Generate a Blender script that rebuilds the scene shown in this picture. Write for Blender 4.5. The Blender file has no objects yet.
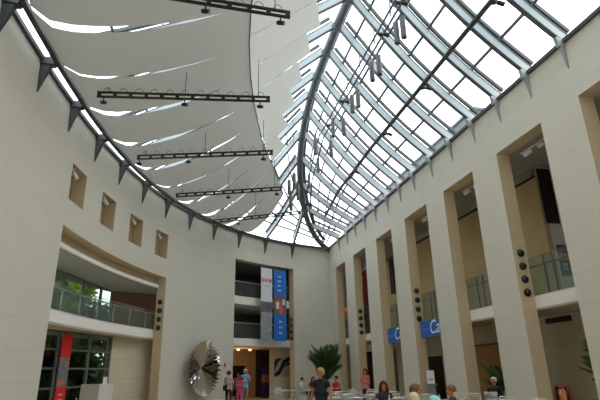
import bpy, math, random
from mathutils import Vector, Matrix
random.seed(7)
D = bpy.data
COL = bpy.context.scene.collection
PI = math.pi
rad = math.radians

# ------------------------------------------------------------------ camera
F_PX, PITCH, ROLL, YAW = 483.0, rad(19.65), rad(-1.2), rad(13.0)
CAM = Vector((0, 0, 1.65))
_d = Vector((math.sin(YAW) * math.cos(PITCH), math.cos(YAW) * math.cos(PITCH), math.sin(PITCH)))
_r0 = Vector((math.cos(YAW), -math.sin(YAW), 0))
_u0 = _r0.cross(_d)
_r = _r0 * math.cos(ROLL) + _u0 * math.sin(ROLL)
_u = _u0 * math.cos(ROLL) - _r0 * math.sin(ROLL)
cam_data = D.cameras.new('camera')
cam = D.objects.new('camera', cam_data)
COL.objects.link(cam)
cam_data.sensor_width = 36
cam_data.lens = F_PX * 36 / 600
cam_data.clip_end = 500
cam.matrix_world = Matrix(((_r.x, _u.x, -_d.x, CAM.x), (_r.y, _u.y, -_d.y, CAM.y), (_r.z, _u.z, -_d.z, CAM.z), (0, 0, 0, 1)))
bpy.context.scene.camera = cam

def ray(px, py):
    return (_d * F_PX + _r * (px - 300) + _u * (200 - py)).normalized()
def on_x(px, py, X):
    v = ray(px, py); return CAM + v * ((X - CAM.x) / v.x)
def on_y(px, py, Y):
    v = ray(px, py); return CAM + v * ((Y - CAM.y) / v.y)
def on_z(px, py, Z):
    v = ray(px, py); return CAM + v * ((Z - CAM.z) / v.z)
def spot(px, dist, py=385):
    v = ray(px, py); h = math.hypot(v.x, v.y)
    return Vector((v.x / h * dist, v.y / h * dist, 0))
def height_at(px, py, dist):
    v = ray(px, py); return CAM.z + v.z / math.hypot(v.x, v.y) * dist

# ------------------------------------------------------------------ materials
MATS = {}
def mat(name, col, rough=0.6, metal=0.0, noise=0.0, nscale=8.0, trans=0.0, emit=None, estr=0.0, spec=0.5):
    if name in MATS: return MATS[name]
    m = D.materials.new(name); m.use_nodes = True
    nt = m.node_tree; b = nt.nodes['Principled BSDF']
    b.inputs['Base Color'].default_value = (*col, 1)
    b.inputs['Roughness'].default_value = rough
    b.inputs['Metallic'].default_value = metal
    b.inputs['Specular IOR Level'].default_value = spec
    if noise > 0:
        tc = nt.nodes.new('ShaderNodeTexCoord'); n = nt.nodes.new('ShaderNodeTexNoise')
        n.inputs['Scale'].default_value = nscale; n.inputs['Detail'].default_value = 4
        mx = nt.nodes.new('ShaderNodeMix'); mx.data_type = 'RGBA'
        mx.inputs['A'].default_value = (*[c * (1 - noise) for c in col], 1)
        mx.inputs['B'].default_value = (*[min(1, c * (1 + noise)) for c in col], 1)
        nt.links.new(tc.outputs['Object'], n.inputs['Vector'])
        nt.links.new(n.outputs['Fac'], mx.inputs['Factor'])
        nt.links.new(mx.outputs['Result'], b.inputs['Base Color'])
    if emit:
        b.inputs['Emission Color'].default_value = (*emit, 1)
        b.inputs['Emission Strength'].default_value = estr
    if trans > 0:
        out = nt.nodes['Material Output']
        t = nt.nodes.new('ShaderNodeBsdfTranslucent'); t.inputs['Color'].default_value = (*col, 1)
        ms = nt.nodes.new('ShaderNodeMixShader'); ms.inputs['Fac'].default_value = trans
        nt.links.new(b.outputs[0], ms.inputs[1]); nt.links.new(t.outputs[0], ms.inputs[2])
        nt.links.new(ms.outputs[0], out.inputs['Surface'])
    MATS[name] = m
    return m

def glass(name, tint, gloss=0.06, haze=0.0):
    m = D.materials.new(name); m.use_nodes = True; nt = m.node_tree
    nt.nodes.remove(nt.nodes['Principled BSDF'])
    out = nt.nodes['Material Output']
    t = nt.nodes.new('ShaderNodeBsdfTransparent'); t.inputs['Color'].default_value = (*tint, 1)
    g = nt.nodes.new('ShaderNodeBsdfGlossy'); g.inputs['Roughness'].default_value = 0.03
    ms = nt.nodes.new('ShaderNodeMixShader'); ms.inputs['Fac'].default_value = gloss
    nt.links.new(t.outputs[0], ms.inputs[1]); nt.links.new(g.outputs[0], ms.inputs[2])
    last = ms
    if haze > 0:
        df = nt.nodes.new('ShaderNodeBsdfDiffuse'); df.inputs['Color'].default_value = (0.55, 0.62, 0.6, 1)
        m2 = nt.nodes.new('ShaderNodeMixShader'); m2.inputs['Fac'].default_value = haze
        nt.links.new(ms.outputs[0], m2.inputs[1]); nt.links.new(df.outputs[0], m2.inputs[2]); last = m2
    nt.links.new(last.outputs[0], out.inputs['Surface'])
    return m

def stone(name, col, course=0.83, zoff=0.70, joint=0.80, width=0.020, rough=0.75, vstep=0.0):
    """limestone panels: thin horizontal joints every course metres, soft mottling"""
    m = D.materials.new(name); m.use_nodes = True; nt = m.node_tree
    b = nt.nodes['Principled BSDF']; b.inputs['Roughness'].default_value = rough
    b.inputs['Specular IOR Level'].default_value = 0.25
    tc = nt.nodes.new('ShaderNodeTexCoord'); sp = nt.nodes.new('ShaderNodeSeparateXYZ')
    nt.links.new(tc.outputs['Object'], sp.inputs[0])
    def math_(op, a, bval):
        n = nt.nodes.new('ShaderNodeMath'); n.operation = op
        nt.links.new(a, n.inputs[0]); n.inputs[1].default_value = bval; return n.outputs[0]
    z = math_('SUBTRACT', sp.outputs['Z'], zoff)
    z = math_('DIVIDE', z, course); z = math_('FRACT', z, 0)
    line = math_('LESS_THAN', z, width / course)
    n = nt.nodes.new('ShaderNodeTexNoise'); n.inputs['Scale'].default_value = 1.3; n.inputs['Detail'].default_value = 5
    nt.links.new(tc.outputs['Object'], n.inputs['Vector'])
    mx = nt.nodes.new('ShaderNodeMix'); mx.data_type = 'RGBA'
    mx.inputs['A'].default_value = (*[c * 0.95 for c in col], 1); mx.inputs['B'].default_value = (*[c * 1.05 for c in col], 1)
    nt.links.new(n.outputs['Fac'], mx.inputs['Factor'])
    m2 = nt.nodes.new('ShaderNodeMix'); m2.data_type = 'RGBA'
    m2.inputs['B'].default_value = (*[c * joint for c in col], 1)
    nt.links.new(mx.outputs['Result'], m2.inputs['A']); nt.links.new(line, m2.inputs['Factor'])
    nt.links.new(m2.outputs['Result'], b.inputs['Base Color'])
    return m

WALL = stone('limestone_wall', (0.60, 0.575, 0.50), joint=0.86, width=.018)
TAN = stone('sandstone_reveal', (0.56, 0.45, 0.30), joint=0.9)
INNER = stone('inner_stone', (0.60, 0.53, 0.40), joint=0.72)
PLASTER = mat('white_plaster', (0.84, 0.81, 0.77), 0.8)
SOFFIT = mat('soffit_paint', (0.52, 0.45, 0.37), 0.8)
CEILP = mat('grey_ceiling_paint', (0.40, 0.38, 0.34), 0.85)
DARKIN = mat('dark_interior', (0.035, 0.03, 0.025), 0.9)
FLOORM = mat('stone_floor', (0.50, 0.41, 0.27), 0.45, noise=0.12, nscale=0.8)
STEEL = mat('painted_steel_light', (0.36, 0.405, 0.43), 0.6, 0.0, spec=.3)
STEELM = mat('painted_steel_mid', (0.10, 0.112, 0.118), 0.5, 0.1)
STEELD = mat('painted_steel_dark', (0.045, 0.05, 0.052), 0.55, 0.1)
GUSSET = mat('gusset_steel', (0.075, 0.08, 0.085), 0.5, 0.2, noise=.3, nscale=5)
GUSSETL = mat('gusset_steel_light', (0.32, 0.34, 0.34), 0.5, 0.2)
BLACK = mat('black_metal', (0.012, 0.012, 0.012), 0.45, 0.2)
BLACKG = mat('black_gloss', (0.01, 0.01, 0.012), 0.12)
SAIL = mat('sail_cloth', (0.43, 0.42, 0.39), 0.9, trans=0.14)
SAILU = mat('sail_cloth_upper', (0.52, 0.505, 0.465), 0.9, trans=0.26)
CHROME = mat('polished_steel', (0.42, 0.395, 0.36), 0.05, 1.0)
ALU = mat('brushed_aluminium', (0.62, 0.63, 0.64), 0.3, 0.85)
WHITE = mat('white_paint', (0.78, 0.78, 0.78), 0.5)
WOOD = mat('door_wood', (0.48, 0.27, 0.09), 0.55, noise=0.25, nscale=3)
WOODD = mat('door_wood_dark', (0.10, 0.05, 0.018), 0.55)
BROWN = mat('brown_wood_panel', (0.16, 0.075, 0.035), 0.6, noise=0.2, nscale=2)
BLUE = mat('banner_blue', (0.010, 0.115, 0.50), 0.7)
BLUEL = mat('banner_sky_blue', (0.010, 0.15, 0.52), 0.7)
BLUEP = mat('banner_pale_blue', (0.10, 0.25, 0.62), 0.7)
RED = mat('banner_red', (0.56, 0.012, 0.010), 0.7)
REDT = mat('print_red', (0.60, 0.10, 0.06), 0.7)
PAPER = mat('banner_white', (0.62, 0.63, 0.68), 0.7)
GREYP = mat('print_grey', (0.26, 0.27, 0.30), 0.7, noise=0.75, nscale=3.5)
MIXP = mat('print_mixed', (0.16, 0.10, 0.09), 0.7, noise=0.9, nscale=6)
DARKP = mat('print_dark', (0.030, 0.014, 0.008), 0.55, noise=0.95, nscale=5)
PURPLE = mat('print_purple', (0.07, 0.035, 0.22), 0.6)
MAGENTA = mat('print_magenta', (0.22, 0.02, 0.16), 0.6)
YELLOW = mat('print_yellow', (0.60, 0.32, 0.03), 0.6)
TEAL = mat('print_teal', (0.05, 0.13, 0.13), 0.6)
ORANGE = mat('print_orange', (0.6, 0.12, 0.02), 0.6)
LAMPW = mat('warm_lamp_glow', (0.9, 0.6, 0.3), 0.5, emit=(1, 0.50, 0.18), estr=6)
EXITR = mat('red_sign_glow', (0.5, 0.01, 0.01), 0.5, emit=(1, 0.02, 0.02), estr=0.25)
ALARM = mat('alarm_red', (0.45, 0.015, 0.02), 0.4)
LEAF = mat('palm_leaf', (0.040, 0.090, 0.022), 0.5, noise=0.4, nscale=6, trans=0.25)
LEAFB = mat('palm_leaf_bright', (0.075, 0.17, 0.03), 0.5, noise=0.4, nscale=6, trans=0.25)
TREEL = mat('tree_leaf', (0.20, 0.30, 0.020), 0.6, noise=0.55, nscale=1.2, trans=0.4)
TREED = mat('tree_leaf_dark', (0.045, 0.10, 0.022), 0.6, noise=0.5, nscale=1.2, trans=0.3)
BARK = mat('bark', (0.06, 0.045, 0.03), 0.9)
POT = mat('plant_pot', (0.10, 0.085, 0.07), 0.6)
GRASS = mat('outside_ground', (0.06, 0.09, 0.03), 0.9, noise=.3, nscale=2)
ANNEX = mat('annex_cladding', (0.10, 0.115, 0.13), 0.7)
ROOFG = glass('roof_glass', (0.93, 0.97, 0.985), 0.05)
RAILG = glass('railing_glass', (0.82, 0.88, 0.84), 0.06, 0.05)
WING = glass('window_glass', (0.62, 0.68, 0.64), 0.07)

# ------------------------------------------------------------------ mesh builder
class MB:
    def __init__(self): self.v = []; self.f = []; self.mi = []; self.sm = []
    def quadmesh(self, grid, mi=0, smooth=True, closed_v=False):
        n = len(self.v); R = len(grid); Cn = len(grid[0])
        for row in grid: self.v += [tuple(p) for p in row]
        for i in range(R - 1):
            for j in range(Cn if closed_v else Cn - 1):
                k = (j + 1) % Cn
                self.f.append((n + i * Cn + j, n + i * Cn + k, n + (i + 1) * Cn + k, n + (i + 1) * Cn + j)); self.mi.append(mi); self.sm.append(smooth)
        return self
    def face(self, pts, mi=0):
        n = len(self.v); self.v += [tuple(p) for p in pts]
        self.f.append(tuple(range(n, n + len(pts)))); self.mi.append(mi); self.sm.append(False); return self
    def hexa(self, p, mi=0):     # 8 points: bottom ring 0-3, top ring 4-7
        n = len(self.v); self.v += [tuple(q) for q in p]
        for f in ((0, 3, 2, 1), (4, 5, 6, 7), (0, 1, 5, 4), (1, 2, 6, 5), (2, 3, 7, 6), (3, 0, 4, 7)):
            self.f.append(tuple(n + i for i in f)); self.mi.append(mi); self.sm.append(False)
        return self
    def box(self, x0, x1, y0, y1, z0, z1, mi=0):
        return self.hexa([(x0, y0, z0), (x1, y0, z0), (x1, y1, z0), (x0, y1, z0), (x0, y0, z1), (x1, y0, z1), (x1, y1, z1), (x0, y1, z1)], mi)
    def obox(self, c, ax, ay, hx, hy, z0, z1, mi=0):   # oriented box; ax, ay unit plan vectors
        c = Vector(c); ax = Vector(ax); ay = Vector(ay)
        p = [c - ax * hx - ay * hy, c + ax * hx - ay * hy, c + ax * hx + ay * hy, c - ax * hx + ay * hy]
        return self.hexa([(q.x, q.y, z0) for q in p] + [(q.x, q.y, z1) for q in p], mi)
    def sweep(self, path, prof, up=Vector((0, 0, 1)), mi=0, smooth=False, cap=True):
        """prof: list of (side, up) offsets; the frame follows the path"""
        path = [Vector(p) for p in path]; n0 = len(self.v); m = len(prof)
        for i, p in enumerate(path):
            t = (path[min(i + 1, len(path) - 1)] - path[max(i - 1, 0)]).normalized()
            s = t.cross(up)
            if s.length < 1e-4: s = t.cross(Vector((0, 1, 0)))
            s.normalize(); w = s.cross(t).normalized()
            for a, b in prof: self.v.append(tuple(p + s * a + w * b))
        for i in range(len(path) - 1):
            for j in range(m):
                k = (j + 1) % m
                self.f.append((n0 + i * m + j, n0 + i * m + k, n0 + (i + 1) * m + k, n0 + (i + 1) * m + j)); self.mi.append(mi); self.sm.append(smooth)
        if cap:
            self.f.append(tuple(n0 + j for j in reversed(range(m)))); self.mi.append(mi); self.sm.append(False)
            e = n0 + (len(path) - 1) * m
            self.f.append(tuple(e + j for j in range(m))); self.mi.append(mi); self.sm.append(False)
        return self
    def tube(self, path, r, n=8, mi=0):
        return self.sweep(path, [(r * math.cos(2 * PI * k / n), r * math.sin(2 * PI * k / n)) for k in range(n)], mi=mi, smooth=True)
    def bar(self, path, w, h, mi=0, b0=0.0):
        return self.sweep(path, [(-w / 2, b0), (w / 2, b0), (w / 2, b0 + h), (-w / 2, b0 + h)], mi=mi)
    def lathe(self, prof, c=(0, 0, 0), n=16, mi=0, smooth=True):
        grid = [[(c[0] + r * math.cos(2 * PI * k / n), c[1] + r * math.sin(2 * PI * k / n), c[2] + z) for k in range(n)] for r, z in prof]
        self.quadmesh(grid, mi, smooth, True)
        return self
    def ball(self, c, r, n=10, sz=1.0, mi=0):
        prof = [(max(1e-4, r * math.sin(PI * k / n)), -r * sz * math.cos(PI * k / n)) for k in range(n + 1)]
        return self.lathe(prof, c, n * 2, mi)
    def xf(self, M):
        self.v = [tuple(M @ Vector(p)) for p in self.v]; return self
    def build(self, name, mats, parent=None, world=False, smooth=None):
        me = D.meshes.new(name); 
        vs = self.v
        if parent is not None and world:
            inv = parent.matrix_basis.inverted(); vs = [tuple(inv @ Vector(p)) for p in vs]
        me.from_pydata(vs, [], self.f)
        for m in (mats if isinstance(mats, (list, tuple)) else [mats]): me.materials.append(m)
        for p, i, s in zip(me.polygons, self.mi, self.sm): p.material_index = i; p.use_smooth = s
        me.validate(); me.update()
        o = D.objects.new(name, me); COL.objects.link(o)
        if parent is not None: o.parent = parent
        return o

def tag(o, label, cat, group=None):
    o['label'] = label; o['category'] = cat
    if group: o['group'] = group
    return o
def thing(name, label, cat, loc=(0, 0, 0), rotz=0.0, group=None):
    o = D.objects.new(name, None); COL.objects.link(o); o.empty_display_size = 0.2
    o.location = loc; o.rotation_euler = (0, 0, rotz)
    o.matrix_basis = Matrix.Translation(Vector(loc)) @ Matrix.Rotation(rotz, 4, 'Z')
    return tag(o, label, cat, group)
def copy_tree(o, parent=None):
    c = o.copy(); COL.objects.link(c)
    if parent is not None: c.parent = parent
    for ch in [x for x in D.objects if x.parent == o]: copy_tree(ch, c)
    return c
def struct(o): o['kind'] = 'structure'; return o
ORD = ['zeroth', 'first', 'second', 'third', 'fourth', 'fifth', 'sixth', 'seventh', 'eighth', 'ninth', 'tenth', 'eleventh', 'twelfth', 'thirteenth', 'fourteenth', 'fifteenth', 'sixteenth', 'seventeenth', 'eighteenth', 'nineteenth', 'twentieth', 'twenty-first', 'twenty-second', 'twenty-third', 'twenty-fourth', 'twenty-fifth', 'twenty-sixth', 'twenty-seventh']

# ------------------------------------------------------------------ plan geometry
XR, ZT = 10.17, 10.45            # right wall face, wall top
CX, CY = 20.0, 13.4              # centre of the curved left wall
PF = (-5.608476907110917, 7.819980949798275, -2.7077817106701736, 24.65079156637136)
def wr(t):
    t = max(t, rad(-6.4)); return ((PF[0] * t + PF[1]) * t + PF[2]) * t + PF[3]
def wl(deg, off=0.0, z=0.0):     # a point on the left wall; off > 0 goes into the wall
    t = rad(deg); r = wr(t) + off
    return Vector((CX - r * math.cos(t), CY + r * math.sin(t), z))
def wn(deg):                     # plan direction from the wall into the hall
    a = wl(deg - .2); b = wl(deg + .2); t = (b - a).normalized(); return Vector((t.y, -t.x, 0))
TH_END = 60.0
while wl(TH_END).x < XR: TH_END += 0.02
TH_START = -42.0
Y_START = -8.6
CORNER = Vector((XR, wl(TH_END).y, 0))

def shell(name, U, Z, holes, fmap, thick, mats, mats_i=(0, 1)):
    """wall with real openings: U, Z break lines, holes (u0,u1,z0,z1); front = off 0, back = off thick"""
    U = sorted(set([round(u, 4) for u in U] + [round(h[i], 4) for h in holes for i in (0, 1)]))
    Z = sorted(set([round(z, 4) for z in Z] + [round(h[i], 4) for h in holes for i in (2, 3)]))
    def solid(i, j):
        if i < 0 or j < 0 or i >= len(U) - 1 or j >= len(Z) - 1: return False
        u = (U[i] + U[i + 1]) / 2; z = (Z[j] + Z[j + 1]) / 2
        return not any(h[0] < u < h[1] and h[2] < z < h[3] for h in holes)
    mb = MB()
    for i in range(len(U) - 1):
        for j in range(len(Z) - 1):
            if not solid(i, j): continue
            u0, u1, z0, z1 = U[i], U[i + 1], Z[j], Z[j + 1]
            P = lambda u, o, z: fmap(u, o, z)
            mb.face([P(u0, 0, z0), P(u1, 0, z0), P(u1, 0, z1), P(u0, 0, z1)], mats_i[0])
            mb.face([P(u0, thick, z0), P(u0, thick, z1), P(u1, thick, z1), P(u1, thick, z0)], mats_i[0])
            if not solid(i - 1, j): mb.face([P(u0, 0, z0), P(u0, 0, z1), P(u0, thick, z1), P(u0, thick, z0)], mats_i[1])
            if not solid(i + 1, j): mb.face([P(u1, 0, z0), P(u1, thick, z0), P(u1, thick, z1), P(u1, 0, z1)], mats_i[1])
            if not solid(i, j - 1): mb.face([P(u0, 0, z0), P(u0, thick, z0), P(u1, thick, z0), P(u1, 0, z0)], mats_i[1])
            if not solid(i, j + 1): mb.face([P(u0, 0, z1), P(u1, 0, z1), P(u1, thick, z1), P(u0, thick, z1)], mats_i[1])
    return struct(mb.build(name, mats))

NICHE = [(7.7, 10.65), (14.3, 17.4), (20.9, 23.92), (27.15, 30.02)]
BIG = (7.55, 30.25)
END = (45.6, 58.0)
BAYS = [(7.3, 9.62), (11.16, 13.45), (15.0, 17.24), (18.81, 21.17), (22.84, 25.05), (26.86, 29.13), (30.84, 33.09)]

# ------------------------------------------------------------------ setting
struct(MB().box(-30, 22, -10, 46, -0.3, 0.0).build('floor', FLOORM))
WTH = 0.5
shell('wall_left', [TH_START + i * (TH_END - TH_START) / 110 for i in range(111)], [0, ZT],
      [(a, b, 7.36, 8.66) for a, b in NICHE] + [(BIG[0], BIG[1], 0, 6.4), (END[0], END[1], 0, 8.72)],
      lambda u, o, z: wl(u, o, z), WTH, [WALL, TAN])
shell('wall_right', [Y_START, CORNER.y + 0.6], [0, ZT], [(a, b, 0, 8.7) for a, b in BAYS],
      lambda u, o, z: Vector((XR + o, u, z)), WTH, [WALL, TAN])
xl = wl(TH_START)
struct(MB().box(xl.x - 1, XR + 0.5, Y_START - 0.4, Y_START, 0, 16).build('wall_back', WALL))

# right gallery behind the pillars
XB = 12.3
GH = 8.75
g = MB()
g.box(XR + WTH, 14.6, 5.5, 36.5, 3.41, 3.78)
struct(g.build('floor_gallery', PLASTER))
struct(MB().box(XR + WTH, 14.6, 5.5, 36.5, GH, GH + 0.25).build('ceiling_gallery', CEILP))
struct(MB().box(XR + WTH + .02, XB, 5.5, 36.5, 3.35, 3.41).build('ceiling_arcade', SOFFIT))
shell('wall_arcade', [5.5, 36.5], [0, 3.35],
      [(18.9, 20.3, 0, 2.45), (22.9, 25.3, 0, 2.3), (28.4, 31.0, 0, 2.9), (32.3, 35.0, 0, 2.9)],
      lambda u, o, z: Vector((XB + o, u, z)), 0.2, [INNER, INNER])
GALW = stone('gallery_stone_warm_lit', (0.60, 0.47, 0.25), joint=0.8)  # yellower than the inner stone: warm light on this wall put into its colour
shell('wall_gallery', [14.3, 36.5], [3.78, 8.32], [(31.6, 35.5, 3.78, 8.0)],
      lambda u, o, z: Vector((XB + o, u, z)), 0.2, [GALW, GALW])
struct(MB().box(XB + 0.01, XB + 0.2, 14.5, 36.5, 8.44, GH).build('trim_5', CEILP))
struct(MB().box(XB + 0.2, 14.6, 14.3, 14.5, 3.78, GH).build('trim_1', PLASTER))
struct(MB().box(XB + 0.03, XB + 0.2, 14.5, 36.5, 8.32, 8.44).build('trim_slot_shade', DARKIN))  # dark strip put in for the shade of the gap above the wall
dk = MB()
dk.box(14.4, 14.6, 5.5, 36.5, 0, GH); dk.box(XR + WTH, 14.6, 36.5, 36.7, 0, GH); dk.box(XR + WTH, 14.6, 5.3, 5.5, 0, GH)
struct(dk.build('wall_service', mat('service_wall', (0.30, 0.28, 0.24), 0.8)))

# left entrance: shallow lobby under a curved balcony
def band(mb, a, b, o0, o1, z0, z1, n=14, mi=0):
    for i in range(n):
        u0 = a + (b - a) * i / n; u1 = a + (b - a) * (i + 1) / n
        mb.hexa([wl(u0, o0, z0), wl(u1, o0, z0), wl(u1, o1, z0), wl(u0, o1, z0), wl(u0, o0, z1), wl(u1, o0, z1), wl(u1, o1, z1), wl(u0, o1, z1)], mi)
    return mb
fb = band(MB(), 4.0, 34.0, WTH + .01, 3.4, 3.42, 3.81, 24)
struct(fb.build('floor_balcony', PLASTER))
cb = band(MB(), 4.0, 34.0, WTH + .01, 3.4, 5.93, 6.06, 24)
band(cb, BIG[0] + .03, BIG[1] - .03, WTH - .10, WTH + .01, 5.91, 6.06, 24)
struct(cb.build('ceiling_balcony', PLASTER))
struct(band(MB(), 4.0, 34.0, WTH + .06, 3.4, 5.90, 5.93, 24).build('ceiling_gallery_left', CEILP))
struct(band(MB(), 4.0, 34.0, WTH + .02, 3.4, 6.06, 6.7).build('trim_4', TAN))
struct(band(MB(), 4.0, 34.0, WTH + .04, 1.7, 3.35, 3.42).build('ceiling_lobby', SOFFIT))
def vwall(p, q, z0, z1, th, name, m):
    p = Vector((p[0], p[1], 0)); q = Vector((q[0], q[1], 0)); t = (q - p).normalized(); n = Vector((-t.y, t.x, 0))
    mb = MB(); mb.obox((p + q) / 2 + n * th / 2, t, n, (q - p).length / 2, th / 2, z0, z1)
    return struct(mb.build(name, m))
LA, LB, LC = Vector((-6.9, 15.9, 0)), Vector((-3.36, 24.0, 0)), Vector((-1.35, 27.9, 0))
UA, UB, UC = Vector((-7.35, 14.0, 0)), Vector((-4.02, 27.3, 0)), Vector((-1.4, 28.2, 0))
vwall(LB, LC, 0, 3.40, 0.2, 'wall_lobby', INNER)
vwall(UB, UC, 3.81, 5.90, 0.15, 'wall_balcony', BROWN)
def vplan(p, q, s): return p + (q - p) * s
def window(n, p, q, z0, z1, vs, hs, fw=0.09):
    t = (q - p).normalized(); nn = Vector((-t.y, t.x, 0)); L = (q - p).length
    fr = MB()
    for s in vs: c = p + t * s * L; fr.obox(c, t, nn, fw / 2, 0.06, z0, z1)
    for z in hs: fr.obox((p + q) / 2, t, nn, L / 2, 0.045, z - 0.035, z + 0.035)
    o = struct(fr.build('window_%d' % n, mat('window_frame', (0.13, 0.13, 0.12), 0.5, 0.2)))
    gl = MB().obox((p + q) / 2, t, nn, L / 2, 0.008, z0, z1)
    gp = gl.build('glass_pane', WING, o)
    return o
window(1, LA, LB, 0, 3.35, [0.0, 0.36, 0.44, 0.60, 0.655, 0.82, 1.0], [0.05, 1.28, 1.97, 2.66, 3.32])
window(2, UA, UB, 3.81, 5.90, [0, .2, .4, 0.5, 0.62, 0.76, 0.9, 1.0], [3.8, 5.9, 5.0])
# niches: a back panel behind each square hole
struct(band(MB(), 2, 36, WTH + .02, WTH + .1, 7.0, 9.2, 20).build('wall_niche', mat('niche_back', (0.42, 0.31, 0.18), .8)))

# end opening: two upper floors with a lobby below
fe = MB()
for z0, z1 in ((3.33, 3.79), (5.95, 6.46)):
    band(fe, 43.0, 63.8, WTH + .01, 5.0, z0, z1, 10)
struct(fe.build('floor_landing', PLASTER))
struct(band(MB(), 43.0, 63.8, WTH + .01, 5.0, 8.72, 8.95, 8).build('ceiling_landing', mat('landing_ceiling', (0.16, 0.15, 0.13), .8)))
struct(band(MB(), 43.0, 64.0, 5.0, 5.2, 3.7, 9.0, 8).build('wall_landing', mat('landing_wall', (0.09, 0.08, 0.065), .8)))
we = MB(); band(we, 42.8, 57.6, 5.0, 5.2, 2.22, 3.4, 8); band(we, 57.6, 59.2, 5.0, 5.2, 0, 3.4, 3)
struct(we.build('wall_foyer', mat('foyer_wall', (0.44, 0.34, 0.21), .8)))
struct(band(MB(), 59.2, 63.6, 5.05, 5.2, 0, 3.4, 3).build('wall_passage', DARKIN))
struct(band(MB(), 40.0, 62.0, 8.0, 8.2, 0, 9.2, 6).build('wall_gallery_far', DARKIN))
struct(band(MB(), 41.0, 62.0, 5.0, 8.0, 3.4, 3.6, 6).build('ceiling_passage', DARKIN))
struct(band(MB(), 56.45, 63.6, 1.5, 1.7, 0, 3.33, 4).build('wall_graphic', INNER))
ew = MB()
for th in (42.9, 63.8): ew.hexa([wl(th, WTH, 0), wl(th + .4, WTH, 0), wl(th + .4, 8.1, 0), wl(th, 8.1, 0), wl(th, WTH, 9), wl(th + .4, WTH, 9), wl(th + .4, 8.1, 9), wl(th, 8.1, 9)])
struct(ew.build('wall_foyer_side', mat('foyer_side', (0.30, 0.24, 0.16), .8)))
cj = MB(); cj.hexa([wl(56.0, 1.4, 0), wl(56.75, 1.4, 0), wl(56.75, 1.5, 0), wl(56.0, 1.5, 0), wl(56.0, 1.4, 3.3), wl(56.75, 1.4, 3.3), wl(56.75, 1.5, 3.3), wl(56.0, 1.5, 3.3)])
struct(cj.build('trim_3', TAN))

# ------------------------------------------------------------------ glass roof
YR = [9.69, 11.29, 12.9, 14.5, 16.18, 17.91, 19.68, 21.28, 22.95, 24.72, 26.48, 28.25, 30.0, 31.85]
while YR[0] > -6: YR.insert(0, YR[0] - 1.7)
NPRE = len(YR) - 14                       # index shift: rafter k of the photo count = YR[k + NPRE]
RNODE = [(16.5, 5.51, 15.57), (17.95, 5.52, 15.50), (19.7, 5.55, 15.44), (21.33, 5.64, 15.36), (23.05, 5.77, 15.18), (24.85, 5.93, 14.75), (26.6, 6.17, 13.95), (28.35, 6.60, 12.9), (30.11, 7.25, 11.95), (31.98, 8.1, 11.30)]
def node(i):
    y = YR[i]
    if y <= RNODE[0][0]: return Vector((5.51, y, 15.57))
    for a, b in zip(RNODE, RNODE[1:]):
        if y <= b[0]:
            f = (y - a[0]) / (b[0] - a[0]); return Vector((a[1] + (b[1] - a[1]) * f, y, a[2] + (b[2] - a[2]) * f))
    return Vector((RNODE[-1][1], y, RNODE[-1][2]))
def theta_k(k): return 0.1 + 5.76 * (k - 2)
EAVE = 10.52
def curve_between(a, b, sag, n=16, lift=0.0):
    pts = []
    for i in range(n + 1):
        t = i / n; p = a.lerp(b, t); p.z += -sag * math.sin(PI * t) + lift; pts.append(p)
    return pts
def sagof(a, b): return 0.42 * max(0.0, min(1.0, (b.z - a.z - 0.8) / 4.2))
def right_path(i, lift=0.0):
    b = node(i); a = Vector((XR - 0.05, YR[i], EAVE)); return curve_between(a, b, sagof(a, b), 16, lift)
def left_path(k, lift=0.0):
    b = node(k + NPRE); a = wl(theta_k(k), -0.22, EAVE + 0.04); return curve_between(a, b, sagof(a, b), 16, lift)
KMIN = -6
ENDN = Vector((XR - 0.02, CORNER.y - 0.05, EAVE - 0.1))
GL = 0.62                                  # glazing plane above the rafter's lower edge

def rafter(path, name, label, grp, tipdir, tippt, right):
    o = thing(name, label, 'roof rafter', path[0], 0, grp)
    MB().bar(path, 0.11, 0.28, b0=0.03).build('web', STEEL, o, True)
    f = MB(); f.bar(path, 0.15, 0.03, b0=0.0); f.build('lower_flange', STEELM, o, True)
    f = MB(); f.bar(path, 0.15, 0.03, b0=0.31); f.build('upper_flange', STEELM, o, True)
    m = MB(); m.bar(path, 0.10, 0.12, b0=GL - 0.14); m.build('glazing_bar', STEELD, o, True)
    for i in range(2, len(path) - 1, 3): MB().bar([path[i] + Vector((0, 0, .33)), path[i] + Vector((0, 0, GL - .1))], 0.05, 0.05).build('standoff', STEELM, o, True)
    # wall bracket: a tapering fin under the eave
    n = tipdir; t = Vector((-n.y, n.x, 0)); p = Vector((tippt.x, tippt.y, 0))
    w = 0.17 if not right else 0.085; reach = 0.46 if not right else 0.26
    br = MB()
    top, mid, tip = EAVE + (0.12 if right else .04), EAVE - 0.18, 9.64 if right else 9.45
    def ring(z, ww, rr): return [p - t * ww + Vector((0, 0, z)), p + t * ww + Vector((0, 0, z)), p + t * ww * .8 + n * rr + Vector((0, 0, z)), p - t * ww * .8 + n * rr + Vector((0, 0, z))]
    br.hexa(ring(mid, w * 0.85, reach * 0.8) + ring(top, w, reach))
    br.hexa(ring(tip, 0.012, 0.03) + ring(mid, w * 0.6, reach * 0.6))
    br.build('bracket', GUSSETL if right else GUSSET, o, True)
    return o

nR = len(YR)
for i in range(nR):
    rafter(right_path(i), 'roof_rafter', 'grey steel rafter on the right roof slope, %s from the far corner' % ORD[nR - i], 'rafters of the right roof slope', Vector((-1, 0, 0)), Vector((XR, YR[i], 0)), True)
for k in range(KMIN, 13):
    rafter(left_path(k), 'roof_rafter', 'grey steel rafter above the curved left wall, %s from the far corner' % ORD[13 - k], 'rafters of the left roof slope', wn(theta_k(k)), wl(theta_k(k)), False)

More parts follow.
